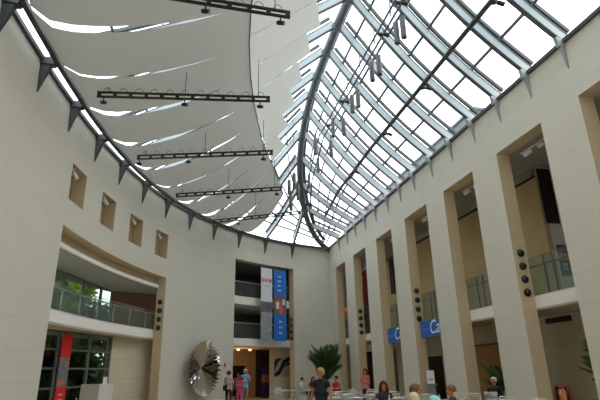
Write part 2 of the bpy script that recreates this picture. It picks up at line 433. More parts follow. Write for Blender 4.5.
# ridge: a heavy tube with a second tube above
rp = [node(i) for i in range(nR)] + [Vector((9.15, 33.75, 10.85)), ENDN]
def smooth_path(P, n=4):
    out = []
    for i in range(len(P) - 1):
        p0, p1, p2, p3 = P[max(i - 1, 0)], P[i], P[i + 1], P[min(i + 2, len(P) - 1)]
        for j in range(n):
            t = j / n
            out.append(0.5 * ((2 * p1) + (p2 - p0) * t + (2 * p0 - 5 * p1 + 4 * p2 - p3) * t * t + (3 * p1 - p0 - 3 * p2 + p3) * t ** 3))
    return out + [P[-1]]
rs = smooth_path(rp)
ro = thing('ridge_beam', 'heavy grey curved ridge tube running along the top of the glass roof', 'roof beam', rs[0])
MB().tube(rs, 0.19, 12).build('lower_tube', STEELM, ro, True)
MB().tube([p + Vector((0.27, 0, 0.33)) for p in rs[:-3]], 0.12, 10).build('upper_tube', STEELM, ro, True)
for i in range(nR - 1): MB().ball(node(i), 0.23, 6).build('node_collar', STEELM, ro, True)

IEND = (nR - 1) * 4                       # where the last rib meets the smoothed ridge
def ridge_frac(i0, t):                    # point on the ridge between rib i0 and the corner; t = 1 at the rib, 0 at the corner
    a = i0 * 4; x = a + (len(rs) - 1 - a) * (1 - t); i = min(int(x), len(rs) - 2); return rs[i].lerp(rs[i + 1], x - i)
# glazing of both slopes + clerestory strip on the left
def lerp_path(pa, t):
    s = t * (len(pa) - 1); i = min(int(s), len(pa) - 2); return pa[i].lerp(pa[i + 1], s - i)
gr = MB(); gr.quadmesh([right_path(i, GL) for i in range(nR)] + [[ridge_frac(nR - 1, j / 16) + Vector((0, 0, .45)) for j in range(17)]], 0, False)
struct(gr.build('window_3', ROOFG))
gl = MB(); gl.quadmesh([left_path(k, GL - .1) for k in range(KMIN, 13)] + [[ridge_frac(12 + NPRE, j / 16) + Vector((0, 0, .45)) for j in range(17)]], 0, False)
struct(gl.build('window_4', ROOFG))
cs = MB(); cs.quadmesh([[wl(th, -0.02, ZT + 0.09), wl(th, -0.46, EAVE - 0.05)] for th in [TH_START + i * (TH_END - TH_START) / 80 for i in range(81)]], 0, False)
struct(cs.build('window_5', ROOFG))
# eaves
ths = [TH_START + i * (TH_END - TH_START) / 100 for i in range(101)]
o = MB().bar([wl(t, -0.03, ZT) for t in ths], 0.14, 0.13).build('eave_rail', STEELD); tag(o, 'dark lower rail of the roof edge along the curved left wall top', 'roof rail')
o = MB().bar([wl(t, -0.50, EAVE - 0.19) for t in ths], 0.14, 0.14).build('eave_rail', STEELD); tag(o, 'dark upper rail of the roof edge above the bright glass strip', 'roof rail')
o = MB().bar([Vector((XR - 0.03, y, ZT)) for y in (Y_START, CORNER.y)], 0.12, 0.12).build('eave_rail', STEELD); tag(o, 'thin dark straight rail along the right wall top', 'roof rail')
# purlins following the glazing
PN = ['lowest', 'second lowest', 'middle', 'second highest', 'highest']
for q, t in enumerate((1 / 6, 2 / 6, 3 / 6, 4 / 6, 5 / 6)):
    P = [lerp_path(right_path(i, GL - .12), t) for i in range(nR)]; P.append(ridge_frac(nR - 1, t) + Vector((0, 0, .3)))
    o = MB().bar(P, 0.07, 0.09).build('purlin', STEELD); tag(o, 'thin dark purlin under the right roof glass, %s of five' % PN[q], 'purlin', 'purlins of the right slope')
    P = [lerp_path(left_path(k, GL - .12), t) for k in range(KMIN, 13)]
    P.append(ridge_frac(12 + NPRE, t) + Vector((0, 0, .3)))
    o = MB().bar(P, 0.07, 0.09).build('purlin', STEELD); tag(o, 'thin dark purlin under the left roof glass, %s of five' % PN[q], 'purlin', 'purlins of the left slope')

# service pipes hung below the right slope
o = thing('lighting_pipe', 'thick grey pipe hung across the middle of the right roof slope', 'pipe', (8.2, 10, 11.8))
MB().tube([Vector((8.25, y, 11.92)) for y in (-5, 10, 20)] + [Vector((8.35, 26, 11.85)), Vector((8.7, 30.3, 11.6))], 0.085, 10).build('pipe_run', STEELD, o, True)
MB().tube([Vector((8.38, y, 12.05)) for y in (-5, 10, 20)] + [Vector((8.48, 26, 11.98)), Vector((8.8, 30.3, 11.72))], 0.05, 8).build('conduit', STEELD, o, True)
o = thing('lighting_pipe', 'twin grey pipes hung near the ridge carrying cylinder lamps', 'pipe', (6.45, 10, 13.6))
for dx, zz in ((-0.13, 13.6), (0.13, 13.6)):
    MB().tube([Vector((6.45 + dx, y, zz)) for y in (-5, 10, 22.5)] + [Vector((6.9 + dx, 27.0, 12.9)), Vector((7.5 + dx, 30.2, 11.9))], 0.045, 8).build('pipe_run', STEELM, o, True)
for i in range(NPRE - 6, nR - 3):
    if YR[i] < 23: MB().bar([Vector((6.45, YR[i], 13.55)), Vector((6.45, YR[i], 14.45))], 0.05, 0.05).build('hanger', STEEL, o, True)

# cylinder lamps
CYL = MATS.get('cyl') or mat('cylinder_grey', (0.11, 0.115, 0.12), 0.55, 0.1)
def cylinder(p, label, roofz):
    o = thing('cylinder_light', label, 'lamp', p, 0, 'cylinder lamps under the roof')
    MB().lathe([(0.001, .44), (.03, .44), (.095, .41), (.10, .38), (.10, -.40), (.095, -.44), (.07, -.44), (.065, -.38), (.001, -.38)], n=14).build('housing', CYL, o)
    MB().tube([Vector((0, 0, .35)), Vector((0, 0, roofz - p[2]))], 0.014, 6).build('stem', STEELD, o)
A = [(6.5, 12.22, 12.52), (6.5, 14.41, 12.54), (6.5, 16.82, 12.56), (6.5, 18.9, 12.3), (6.5, 21.01, 12.2), (6.5, 23.56, 12.4)]
B = [(6.36, 12.45, 12.45), (6.36, 14.8, 12.5), (6.4, 17.3, 12.55), (6.4, 20.2, 12.85), (5.9, 21.8, 12.6), (5.0, 22.9, 11.1)]
for i, p in enumerate(A): cylinder(p, 'grey cylinder lamp below twin roof pipes, right-hand row, %s from the camera' % ORD[i + 1], 13.6)
for i, p in enumerate(B): cylinder(p, 'grey cylinder lamp below twin roof pipes, left-hand row, %s from the camera' % ORD[i + 1], 13.6 if i < 5 else 15.0)
for i, (x, y, Y) in enumerate([(298, 192, 23.4), (291, 203, 24.4), (309, 181, 26.0), (289, 187, 24.6)]):
    p = on_y(x, y, Y); cylinder(p, ['grey cylinder lamp hanging just left of the ridge, lower one', 'grey cylinder lamp hanging left of the ridge above last track bar', 'grey cylinder lamp hanging close to right of the ridge', 'grey cylinder lamp hanging left of the ridge beside sail edge'][i], p.z + 1.5)
# small twin spots on the pipes
def twin_spot(p, label):
    o = thing('spotlight', label, 'spotlight', p, 0, 'small spotlights on the roof pipes')
    MB().tube([Vector((0, 0, 0.02)), Vector((0, 0, -.22))], .018, 6).build('stem', BLACK, o)
    for s in (-1, 1):
        m = MB(); m.tube([Vector((s * .02, 0, -.22)), Vector((s * .2, -.06, -.32))], 0.07, 10); m.build('lamp_head', BLACK, o)
for i, (x, y) in enumerate([(497, 8), (426, 95), (388, 148), (356, 190)]):
    p = on_x(x, y - 5, 8.25); p.z = 11.9; twin_spot(p, 'black twin spotlight on the thick roof pipe, %s from the camera' % ORD[i + 1])
for i, (x, y) in enumerate([(402, 5), (384, 40), (345, 108), (331, 133)]):
    p = on_x(x, y, 6.45); p.z = 13.58; twin_spot(p, 'black twin spotlight on the paired roof pipes, %s from the camera' % ORD[i + 1])

# ------------------------------------------------------------------ sails
LOWSAG = [(0, .30), (.05, .72), (.1, 1.02), (.15, 1.22), (.2, 1.38), (.3, 1.62), (.4, 1.75), (.5, 1.78), (.6, 1.66), (.7, 1.45), (.8, 1.15), (1, .9)]
UPSAG = [(.5, 1.42), (.6, 1.40), (.7, 1.15), (.8, .90), (.9, .62), (1, .4)]
def interp(T, x):
    if x <= T[0][0]: return T[0][1]
    for (a, b), (c, d) in zip(T, T[1:]):
        if x <= c:
            s = (x - a) / (c - a); return b + (d - b) * s
    return T[-1][1]
TC = {-6: .565, 0: .565, 1: .567, 2: .575, 3: .59, 4: .61, 5: .635, 6: .655, 7: .675, 8: .695, 9: .71, 10: .72}
def tc(k):
    ks = sorted(TC); return interp([(a, TC[a]) for a in ks], k)
XS = {1: .24, 2: .10, 3: .02, 4: .04, 5: .08}
def sail_pt(k, t, sagT):
    """k may be fractional between rafters"""
    k0 = math.floor(k); f = k - k0
    def at(kk):
        a = wl(theta_k(kk), -0.59, EAVE + 0.18); b = node(min(kk, 12) + NPRE)
        h = (b.z - a.z) / 5.0
        p = a.lerp(b, t); p.z -= interp(sagT, t) * min(1.0, max(.25, h)) + (XS.get(kk, .2 if kk < 2 else .03) if sagT is LOWSAG else 0) * min(1, max(0, 1.25 - t)) * min(1, t / .05); return p
    p = at(k0)
    if f > 1e-6: p = p.lerp(at(k0 + 1), f)
    return p
GAP = {-5: .03, -4: .05, -3: .03, -2: .05, -1: .03, 0: .03, 1: .060, 2: .022, 3: .060, 4: .056, 5: .058, 6: .022, 7: .058, 8: .062, 9: .06, 10: .02}
def sail(k, upper):
    rows = []; n = 22; m = 10
    for i in range(n + 1):
        row = []
        for j in range(m + 1):
            v = j / m
            if not upper:
                a, b = 0.0, tc(k + v); t = a + (b - a) * i / n
                s = i / n
                prof = (min(1.0, .45 + s * 5) * math.cos(PI / 2 * s / .88) ** .5 if s < .88 else -.05) * (1.0 if s < .45 else max(0, 1 - (s - .45) / .40) ** .6)
                g0 = GAP.get(k, .03) * prof; g1 = GAP.get(k + 1, .03) * prof
                kk = k + g0 + (1 - g0 - g1) * v
                p = sail_pt(kk, t, LOWSAG)
                p.z -= 0.10 * math.sin(PI * v) * math.sin(PI * min(1, s)) 
            else:
                a = tc(k + v) - 0.004; e0 = interp([(3, .815), (4, .81), (5, .80), (6, .775), (7, .75)], k); b = e0 + .06 * v
                if b < a + .02: b = a + .02
                t = a + (b - a) * i / n
                s = i / n
                bump = lambda q: (.034 * math.sin(PI * min(1, s / (.32 if q != 4 else .95))) if q in (1, 3, 4, 6) else 0) - .012
                ga, gb = bump(k), bump(k + 1)
                kk = k + ga + (1 - ga - gb) * v
                p = sail_pt(kk, t, UPSAG); p.z -= 0.05 * math.sin(PI * v)
            row.append(p)
        rows.append(row)
    return MB().quadmesh(rows)
for k in range(-5, 10):
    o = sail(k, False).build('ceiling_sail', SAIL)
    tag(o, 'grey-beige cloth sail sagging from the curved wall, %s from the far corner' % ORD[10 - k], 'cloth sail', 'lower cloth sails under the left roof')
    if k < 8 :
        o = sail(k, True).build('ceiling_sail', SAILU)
        tag(o, 'paler taut cloth sail below the ridge, %s from the far corner' % ORD[8 - k], 'cloth sail', 'upper cloth sails under the left roof')
o = MB().tube([sail_pt(k / 2, tc(k / 2), LOWSAG) + Vector((0.0, 0, -.015)) for k in range(-10, 19)], 0.018, 6).build('sail_cable', STEELD)
tag(o, 'thin dark cable along the seam between lower and upper sails', 'cable')

# ------------------------------------------------------------------ track bars under the sails
BARS = [((-3.45, 9.62), (2.10, 9.78)), ((-3.27, 14.59), (2.25, 13.85)), ((-2.46, 19.37), (3.03, 17.89)), ((-0.96, 23.78), (4.16, 21.9)), ((1.11, 27.99), (5.87, 25.48))]
BN = ['nearest the camera', 'second from the camera', 'middle of the five', 'second from the far corner', 'nearest the far corner']
SPOTS = [(.62, .955), (.04, .50, .94), (.02, .38, .93), (.5, .95), (.3, .72)]
for bi, (p, q) in enumerate(BARS):
    p = Vector((p[0] * .955, p[1] * .955, 9.74)); q = Vector((q[0] * .955, q[1] * .955, 9.74)); t = (q - p).normalized(); L = (q - p).length; nn = Vector((-t.y, t.x, 0))
    ang = math.atan2(t.y, t.x)
    o = thing('lighting_track', 'long black ladder-like lighting bar under the sails, %s' % BN[bi], 'lighting bar', p, ang, 'lighting bars under the sails')
    MB().box(0, L, -.03, .03, .15, .205).build('top_rail', BLACK, o)
    MB().box(0, L, -.03, .03, 0, .055).build('bottom_rail', BLACK, o)
    n = 11
    for i in range(n + 1):
        x = .06 + (L - .12) * i / n
        MB().box(x - .055, x + .055, -.027, .027, .055, .15).build('rung', BLACK, o)
        if i < n:
            xx = x + (L - .12) / n / 2
            MB().tube([Vector((xx + .11 * math.cos(a), 0, (.20 + .15 * math.sin(a)))) for a in [PI * j / 8 for j in range(9)]], .008, 5).build('hook', STEELD, o)
    for s in (.06, .5, .93): MB().tube([Vector((s * L, 0, .19)), Vector((s * L, 0, .45 + (.1 if s < .1 else 1.1)))], .012, 5).build('hanging_cable', STEELD, o)
    for si, s in enumerate(SPOTS[bi]):
        w = p + t * s * L
        so = thing('spotlight', 'black spotlight under the bar %s, %s from its left' % (BN[bi], ORD[si + 1]), 'spotlight', (w.x, w.y, 9.74), ang, 'spotlights on the lighting bars')
        MB().tube([Vector((0, 0, .02)), Vector((0, 0, -.14))], .02, 6).build('yoke', BLACK, so)
        MB().tube([Vector((-.07, .04, -.15)), Vector((.08, -.05, -.21))], .055, 10).build('lamp_head', BLACK, so)

# ------------------------------------------------------------------ repeated fittings
def eyeball(p, n, label, grp):
    n = Vector(n).normalized(); ang = math.atan2(n.y, n.x)
    o = thing('eyeball_light', label, 'lamp', p, ang, grp)
    M = Matrix.Rotation(PI / 2, 4, 'Y')
    MB().lathe([(.001, 0), (.13, 0), (.13, .03), (.10, .045)], n=18).xf(M).build('ring', BLACK, o)
    MB().lathe([(.10, .03), (.098, .06), (.08, .095), (.045, .115), (.001, .12)], n=18).xf(M).build('ball', BLACKG, o)
ZS = [5.17, 4.74, 4.31, 3.89]
ZN = ['topmost', 'second from top', 'third from top', 'lowest']
for bi, bn in ((0, None), (1, 'nearest'), (3, 'third-nearest'), (5, 'fifth-nearest')):
    if bn is None: continue
    for z, zn in zip(ZS, ZN):
        eyeball((10.43, BAYS[bi][1], z), (0, -1, 0), 'round black eyeball lamp on the %s right bay jamb, %s' % (bn, zn), 'eyeball lamps on right jambs')
for th, nm in ((BIG[1], 'left balcony'), (END[1], 'end opening')):
    for z, zn in zip(ZS, ZN):
        p = wl(th - .02, 0.25, z); a = wl(th, .25); b = wl(th - 1, .25); eyeball(p, (b - a), 'round black eyeball lamp on the %s jamb, %s' % (nm, zn), 'eyeball lamps on left jambs')

def lamp_white(p, label, ang, grp):
    o = thing('spotlight', label, 'spotlight', p, ang, grp)
    MB().box(-.05, .05, -.05, .05, -.03, 0).tube([Vector((0, 0, 0)), Vector((0, 0, -.13))], .02, 6).build('mount', WHITE, o)
    MB().tube([Vector((-.02, 0, -.10)), Vector((.17, -.05, -.34))], .075, 12).build('lamp_head', WHITE, o)
for i, (a, b) in enumerate(NICHE):
    p = wl(a + (b - a) * .45, .22, 8.66); n = wn(a)
    lamp_white(p, 'white spotlight inside the square wall niche, %s niche from the left' % ORD[i + 1], math.atan2(n.y, n.x) + .9, 'spotlights in the square niches')
for i, (a, b) in enumerate(BAYS):
    if i in (0, 5, 6): continue
    c = (a + b) / 2; bn = ['', 'nearest', 'second-nearest', 'third-nearest', 'fourth-nearest'][i]
    o = thing('track_light', 'white three-headed track light at the top of the %s right bay' % bn, 'track light', (11.0, c, GH), 0, 'track lights in right bays')
    MB().box(-.03, .03, -.95, .95, -.09, -.05).build('rail', WHITE, o)
    MB().box(-.012, .012, -.7, -.67, -.05, 0).box(-.012, .012, .67, .7, -.05, 0).build('bracket', WHITE, o)
    for y in (-.75, -.15, .0 + .55):
        MB().tube([Vector((0, y, -.09)), Vector((0, y, -.17))], .02, 6).tube([Vector((.06, y - .08, -.14)), Vector((-.12, y + .14, -.27))], .08, 12).build('lamp_head', WHITE, o)

# railings
def railing(p, q, z0, label, zt=1.27, hz=0.955, grp='glass railings', posts=(0.3, 0.42, 0.78)):
    p = Vector(p); q = Vector(q); t = (q - p).normalized(); L = (q - p).length; nn = Vector((-t.y, t.x, 0))
    o = thing('glass_railing', label, 'railing', (p.x, p.y, z0), 0, grp)
    c = (p + q) / 2
    MB().obox(c, t, nn, L / 2 - .01, .008, z0 + .04, z0 + zt).build('glass_panel', RAILG, o, True)
    MB().obox(c, t, nn, L / 2, .022, z0 + hz - .022, z0 + hz + .022).build('handrail', STEELM, o, True)
    MB().obox(c, t, nn, L / 2, .03, z0, z0 + .05).build('base_channel', ALU, o, True)
    for s in posts: MB().obox(p + t * L * s, t, nn, .02, .02, z0, z0 + zt - .05).build('post', STEELM, o, True)
for i, (a, b) in enumerate(BAYS):
    bn = ['nearly hidden near', 'nearest', 'second-nearest', 'third-nearest', 'fourth-nearest', 'fifth-nearest', 'farthest'][i]
    railing((10.85, b + .5, 0), (10.85, a - .5, 0), 3.78, 'glass railing with dark handrail in the %s right bay' % bn)
# curved balcony railing
o = thing('glass_railing', 'long curved glass railing on the left balcony', 'railing', wl(18, .62, 3.81))
band(MB(), BIG[0] - 2, BIG[1] + 1, .60, .615, 3.85, 4.78, 18).build('glass_panel', RAILG, o, True)
MB().tube([wl(BIG[0] - 2 + (BIG[1] - BIG[0] + 3) * i / 20, .64, 4.62) for i in range(21)], .025, 8).build('handrail', ALU, o, True)
band(MB(), BIG[0] - 2, BIG[1] + 1, .57, .65, 3.81, 3.86, 18).build('base_channel', ALU, o, True)
for i in range(7):
    th = 9.0 + i * 3.3; MB().tube([wl(th, .63, 3.82), wl(th, .63, 4.62)], .02, 6).build('post', ALU, o, True)
for z0, nm in ((3.79, 'lower'), (6.46, 'upper')):
    o = thing('glass_railing', 'dark metal railing on the %s landing of the end opening' % nm, 'railing', wl(51, .3, z0))
    MB().tube([wl(44.0 + 19.0 * i / 8, .62, z0 + .98) for i in range(9)], .03, 8).build('handrail', ALU, o, True)
    band(MB(), 44.0, 63.0, .62, .63, z0 + .04, z0 + .94, 8).build('glass_panel', RAILG, o, True)
    for i in range(6): MB().tube([wl(46.5 + i * 2.4, .64, z0), wl(46.5 + i * 2.4, .64, z0 + .97)], .018, 6).build('post', STEELM, o, True)

# ------------------------------------------------------------------ signs, banners, pictures
def text_mesh(body, size, M, m, parent, name='lettering', shear=0.0):
    cu = D.curves.new(name, 'FONT'); cu.body = body; cu.size = size; cu.extrude = 0.004; cu.shear = shear
    ob = D.objects.new(name, cu); COL.objects.link(ob)
    bpy.context.view_layer.update()
    me = D.meshes.new_from_object(ob.evaluated_get(bpy.context.evaluated_depsgraph_get()))
    D.objects.remove(ob, do_unlink=True)
    me.transform(M); me.materials.clear(); me.materials.append(m)
    o = D.objects.new(name, me); COL.objects.link(o); o.parent = parent; return o
# cafe banners hang from the slab edge in the third and fourth bays, reading from far to near
for bi, nm in ((3, 'third-nearest'), (4, 'fourth-nearest')):
    a, b = BAYS[bi]
    o = thing('cafe_banner', 'blue cafe banner hung from the slab of the %s right bay' % nm, 'banner', (10.42, b - .10, 3.02), 0, 'blue cafe banners')
    MB().box(-.012, .012, -(b - a - .12), 0, 0, .70).build('cloth', BLUE, o)
    MB().tube([Vector((0, .03, .70)), Vector((0, -(b - a - .14), .70))], .02, 6).build('rod', STEELM, o)
    R = Matrix(((0, 0, -1, -.018), (-1, 0, 0, 0), (0, 1, 0, 0), (0, 0, 0, 1)))
    text_mesh('Café', .82, Matrix.Translation((0, -.86, .12)) @ R, WHITE, o, shear=.25)
    text_mesh('atrium', .26, Matrix.Translation((0, -.06, .24)) @ R, BLUEP, o, shear=.2)

def local_frame(th, off):
    a = wl(th, off); n = wn(th); t = Vector((-n.y, n.x, 0))   # t points along increasing theta
    if t.dot(wl(th + 1, off) - a) < 0: t = -t
    return a, t, n
def marks(mb, x0, x1, z0, z1, y, rows, cols, fill=.6, seed=1):
    rnd = random.Random(seed)
    for r in range(rows):
        zc = z0 + (z1 - z0) * (r + .5) / rows; h = (z1 - z0) / rows * fill / 2
        for c in range(cols):
            xa = x0 + (x1 - x0) * c / cols; w = (x1 - x0) / cols * rnd.uniform(.5, .85)
            mb.box(xa, xa + w, y - .004, y, zc - h * rnd.uniform(.6, 1), zc + h)
    return mb
def wall_banner(th0, th1, z0, z1, name, label, off=-.1):
    thc = (th0 + th1) / 2; c, t, n = local_frame(thc, off); w = (wl(th1, off) - wl(th0, off)).length
    # local x along the wall to the right, local -y towards the hall
    o = thing(name, label, 'banner', (c.x, c.y, z0), math.atan2(t.y, t.x))
    return o, w
o, w = wall_banner(50.95, 53.3, 3.67, 8.48, 'hanging_banner', 'tall white banner with red lettering and grey photo on the end opening', -.12)
H = 4.81
MB().box(-w / 2, w / 2, -.01, .01, H * .52, H).build('cloth', PAPER, o)
MB().box(-w / 2, w / 2, -.01, .01, H * .38, H * .52).build('photo_print', mat('print_charcoal', (.11, .115, .13), .7, noise=.8, nscale=3), o)
MB().box(-w / 2, w / 2, -.01, .01, 0, H * .38).build('photo_print', GREYP, o)
marks(MB(), -w * .46, w * .46, H * .785, H * .85, -.012, 1, 7, .9, 3).build('lettering', REDT, o)
marks(MB(), -w * .1, w * .3, H * .72, H * .76, -.012, 1, 4, .5, 4).build('lettering', GREYP, o)
MB().tube([Vector((-w / 2 - .05, 0, H)), Vector((w / 2 + .05, 0, H))], .03, 8).build('rod', STEELM, o)
o, w = wall_banner(53.65, 56.2, 3.66, 8.46, 'hanging_banner', 'tall bright blue banner with dark picture in its middle on end opening', -.12)
MB().box(-w / 2, w / 2, -.01, .01, H * .62, H).build('cloth', BLUEL, o); MB().box(-w / 2, w / 2, -.01, .01, 0, H * .36).build('cloth', BLUEL, o)
MB().box(-w / 2, w / 2, -.01, .01, H * .36, H * .62).build('photo_print', MIXP, o)
rp_ = MB(); rp_.box(-.1, .25, -.014, -.01, H * .37, H * .45); rp_.box(.0, .14, -.014, -.01, H * .45, H * .55); rp_.build('photo_print', REDT, o)
MB().box(-.36, -.1, -.014, -.01, H * .44, H * .54).build('photo_print', PAPER, o); MB().box(.2, .4, -.014, -.01, H * .5, H * .58).build('photo_print', PAPER, o)
marks(MB(), -.2, .1, H * .67, H * .93, -.012, 4, 2, .3, 5).build('lettering', PAPER, o)
marks(MB(), -.1, .2, H * .07, H * .30, -.012, 3, 2, .3, 6).build('lettering', PAPER, o)
MB().tube([Vector((-w / 2 - .05, 0, H)), Vector((w / 2 + .05, 0, H))], .03, 8).build('rod', STEELM, o)

# black graphic on the foyer wall
o, w = wall_banner(56.75, 59.6, 1.37, 2.66, 'wall_graphic', 'large black and white swooping graphic on the foyer wall', 1.48)
MB().box(-w / 2, w / 2, -.01, .01, 0, 1.3).build('panel', mat('graphic_ground', (.40, .38, .33), .7), o)
gm = MB()
def swoosh(pts, wds):
    pts = [Vector((x, -.014, z)) for x, z in pts]
    L_, R_ = [], []
    for i, p in enumerate(pts):
        t = (pts[min(i + 1, len(pts) - 1)] - pts[max(0, i - 1)]).normalized(); nrm = Vector((-t.z, 0, t.x))
        L_.append(p + nrm * wds[i]); R_.append(p - nrm * wds[i])
    gm.quadmesh([L_, R_], 0, False)
swoosh([(-.98, .12), (-.6, .1), (-.2, .3), (.1, .7), (.2, 1.15)], [.02, .1, .15, .12, .02])
swoosh([(-.7, .25), (-.6, .7), (-.35, 1.1), (.0, 1.25)], [.12, .16, .14, .02])
swoosh([(-.15, .5), (.2, .95), (.6, 1.2), (.98, 1.25)], [.03, .14, .15, .04])
swoosh([(.15, .65), (.5, .85), (.98, .95)], [.02, .09, .06])
swoosh([(-.95, .3), (-.95, .8), (-.9, 1.15)], [.03, .03, .01])
gm.build('black_shape', BLACK, o)
R0 = Matrix(((1, 0, 0, 0), (0, 0, -1, -.016), (0, 1, 0, 0), (0, 0, 0, 1)))
text_mesh('m', .62, Matrix.Translation((.22, 0, .1)) @ R0, REDT, o)

# pictures in the bays
def picture_y(x0, x1, y, z0, z1, label, m, cat='picture'):
    o = thing('picture', label, cat, ((x0 + x1) / 2, y, z0), 0)
    w = (x1 - x0) / 2; h = z1 - z0
    MB().box(-w, w, -.06, 0, 0, h).build('canvas', m, o)
    fr = MB(); fr.box(-w, w, -.07, -.06, 0, .05).box(-w, w, -.07, -.06, h - .05, h).box(-w, -w + .05, -.07, -.06, .05, h - .05).box(w - .05, w, -.07, -.06, .05, h - .05)
    fr.build('edge', BLACK, o); return o
p0 = on_y(535, 169, 14.24); p1 = on_y(546, 223, 14.24); p2 = on_y(559, 224, 14.24)
picture_y(XB + .03, p2.x, 14.24, p1.z, p0.z, 'tall dark painting high inside the nearest right bay', DARKP)
q0 = on_y(556, 245, 14.24); q1 = on_y(574, 276, 14.24)
o = thing('exhibit_poster', 'purple, yellow and teal poster behind the railing of nearest right bay', 'poster', ((q0.x + q1.x) / 2, 14.24, q1.z))
w = (q1.x - q0.x) / 2; h = q0.z - q1.z
MB().box(-w, w, -.05, 0, h * .72, h).build('upper_band', MAGENTA, o); MB().box(-w, w, -.05, 0, h * .5, h * .72).build('middle_band', YELLOW, o)
MB().box(-w, w, -.05, 0, 0, h * .5).build('lower_band', TEAL, o); marks(MB(), -w * .6, w * .2, h * .15, h * .42, -.052, 2, 2, .8).build('lettering', PAPER, o)
def picture_x(x, y0, y1, z0, z1, label, m, name='picture', cat='picture'):
    o = thing(name, label, cat, (x, (y0 + y1) / 2, z0), 0)
    MB().box(-.05, 0, -(y1 - y0) / 2, (y1 - y0) / 2, 0, z1 - z0).build('canvas', m, o)
    MB().box(-.06, .0, -(y1 - y0) / 2 - .03, -(y1 - y0) / 2, 0, z1 - z0).box(-.06, .0, (y1 - y0) / 2, (y1 - y0) / 2 + .03, 0, z1 - z0).build('edge', BLACK, o); return o
picture_x(12.28, 27.72, 28.25, 6.1, 8.25, 'narrow dark picture high in the fourth-nearest right bay', DARKP)
o = thing('hanging_banner', 'plain red banner hanging high in the fifth-nearest right bay', 'banner', (11.2, 29.9, 5.8))
MB().box(-.01, .01, -.75, .48, 0, 2.1).build('cloth', RED, o)
MB().tube([Vector((0, -.8, 2.1)), Vector((0, .52, 2.1))], .025, 6).tube([Vector((0, -.6, 2.1)), Vector((0, -.6, GH - 5.8))], .01, 5).tube([Vector((0, .35, 2.1)), Vector((0, .35, GH - 5.8))], .01, 5).build('rod', STEELM, o)
p = on_x(346.3, 309.5, 11.0)
o = thing('exit_sign', 'small glowing red sign in the farthest right bay', 'sign', p)
MB().box(-.04, .04, -.20, .20, -.12, .12).build('lit_face', EXITR, o)
MB().tube([Vector((0, 0, .12)), Vector((0, 0, GH - p.z))], .012, 6).build('stem', BLACK, o)

# ground-floor fittings of the arcade
o = thing('wood_door', 'double wooden door at the back of the second-nearest right bay', 'door', (XB - .02, 18.0, 0))
for y0, y1 in ((-1.0, -.02), (.02, .95), (.97, 1.9)):
    d = MB().box(-.05, .0, y0, y1, 0, 2.56).build('leaf', WOOD, o)
    MB().box(-.06, -.05, y0 + .12, y1 - .12, .3, 1.1).box(-.06, -.05, y0 + .12, y1 - .12, 1.3, 2.4).build('inset_panel', WOOD, d)
MB().box(-.07, .0, -1.06, -1.0, 0, 2.62).box(-.07, 0, 1.9, 1.96, 0, 2.62).box(-.07, 0, -1.06, 1.96, 2.56, 2.62).build('frame', WOODD, o)
o = thing('air_grille', 'long dark ventilation grille on wall of the nearest right bay', 'vent', (XB, 14.55, 3.08))
MB().box(-.03, 0, -.62, .62, 0, .18).build('backing', BLACK, o)
gs = MB()
for i in range(5): gs.box(-.045, -.03, -.6, .6, .02 + i * .034, .035 + i * .034)
gs.build('slat', STEELD, o)
def alarm(p, ang, label):
    o = thing('fire_alarm', label, 'alarm', p, ang, 'red fire alarms')
    MB().box(-.07, .07, -.06, 0, -.09, .09).build('housing', ALARM, o)
    MB().lathe([(.001, .03), (.035, .03), (.04, 0)], n=10).xf(Matrix.Rotation(PI / 2, 4, 'X')).xf(Matrix.Translation((0, -.06, .02))).build('strobe', WHITE, o)
alarm(on_x(587, 348, XB), -PI / 2, 'red fire alarm on the wall of the nearest right bay')
c, t, n = local_frame(43.95, 0); alarm((c.x, c.y, height_at(224.5, 365, math.hypot(c.x, c.y))), math.atan2(t.y, t.x), 'red fire alarm on the wall right of the metal disc')
p = spot(426, 22.0); 
o = thing('sign_stand', 'grey and white notice stand in the third-nearest right bay', 'sign stand', (10.42, 20.6, 0), -.5)
MB().box(-.17, .17, -.03, .03, .03, 1.08).build('panel', mat('stand_grey', (.22, .22, .22), .5), o)
MB().box(-.16, .16, -.04, .02, 1.08, 1.62).build('notice', WHITE, o)
marks(MB(), -.1, .11, 1.2, 1.30, -.042, 1, 3, .7).build('lettering', BLUE, o)
MB().box(-.19, .19, -.16, .16, 0, .03).build('base', STEELD, o)
# servery with a yellow item in the fourth bay
o = thing('serving_counter', 'dark serving counter inside the fourth-nearest right bay', 'counter', (11.55, 24.0, 0))
MB().box(-.3, .3, -1.1, 1.2, 0, .95).build('cabinet', mat('counter_dark', (.07, .06, .05), .5), o); MB().box(-.36, .34, -1.15, 1.25, .95, 1.0).build('counter_top', ALU, o)

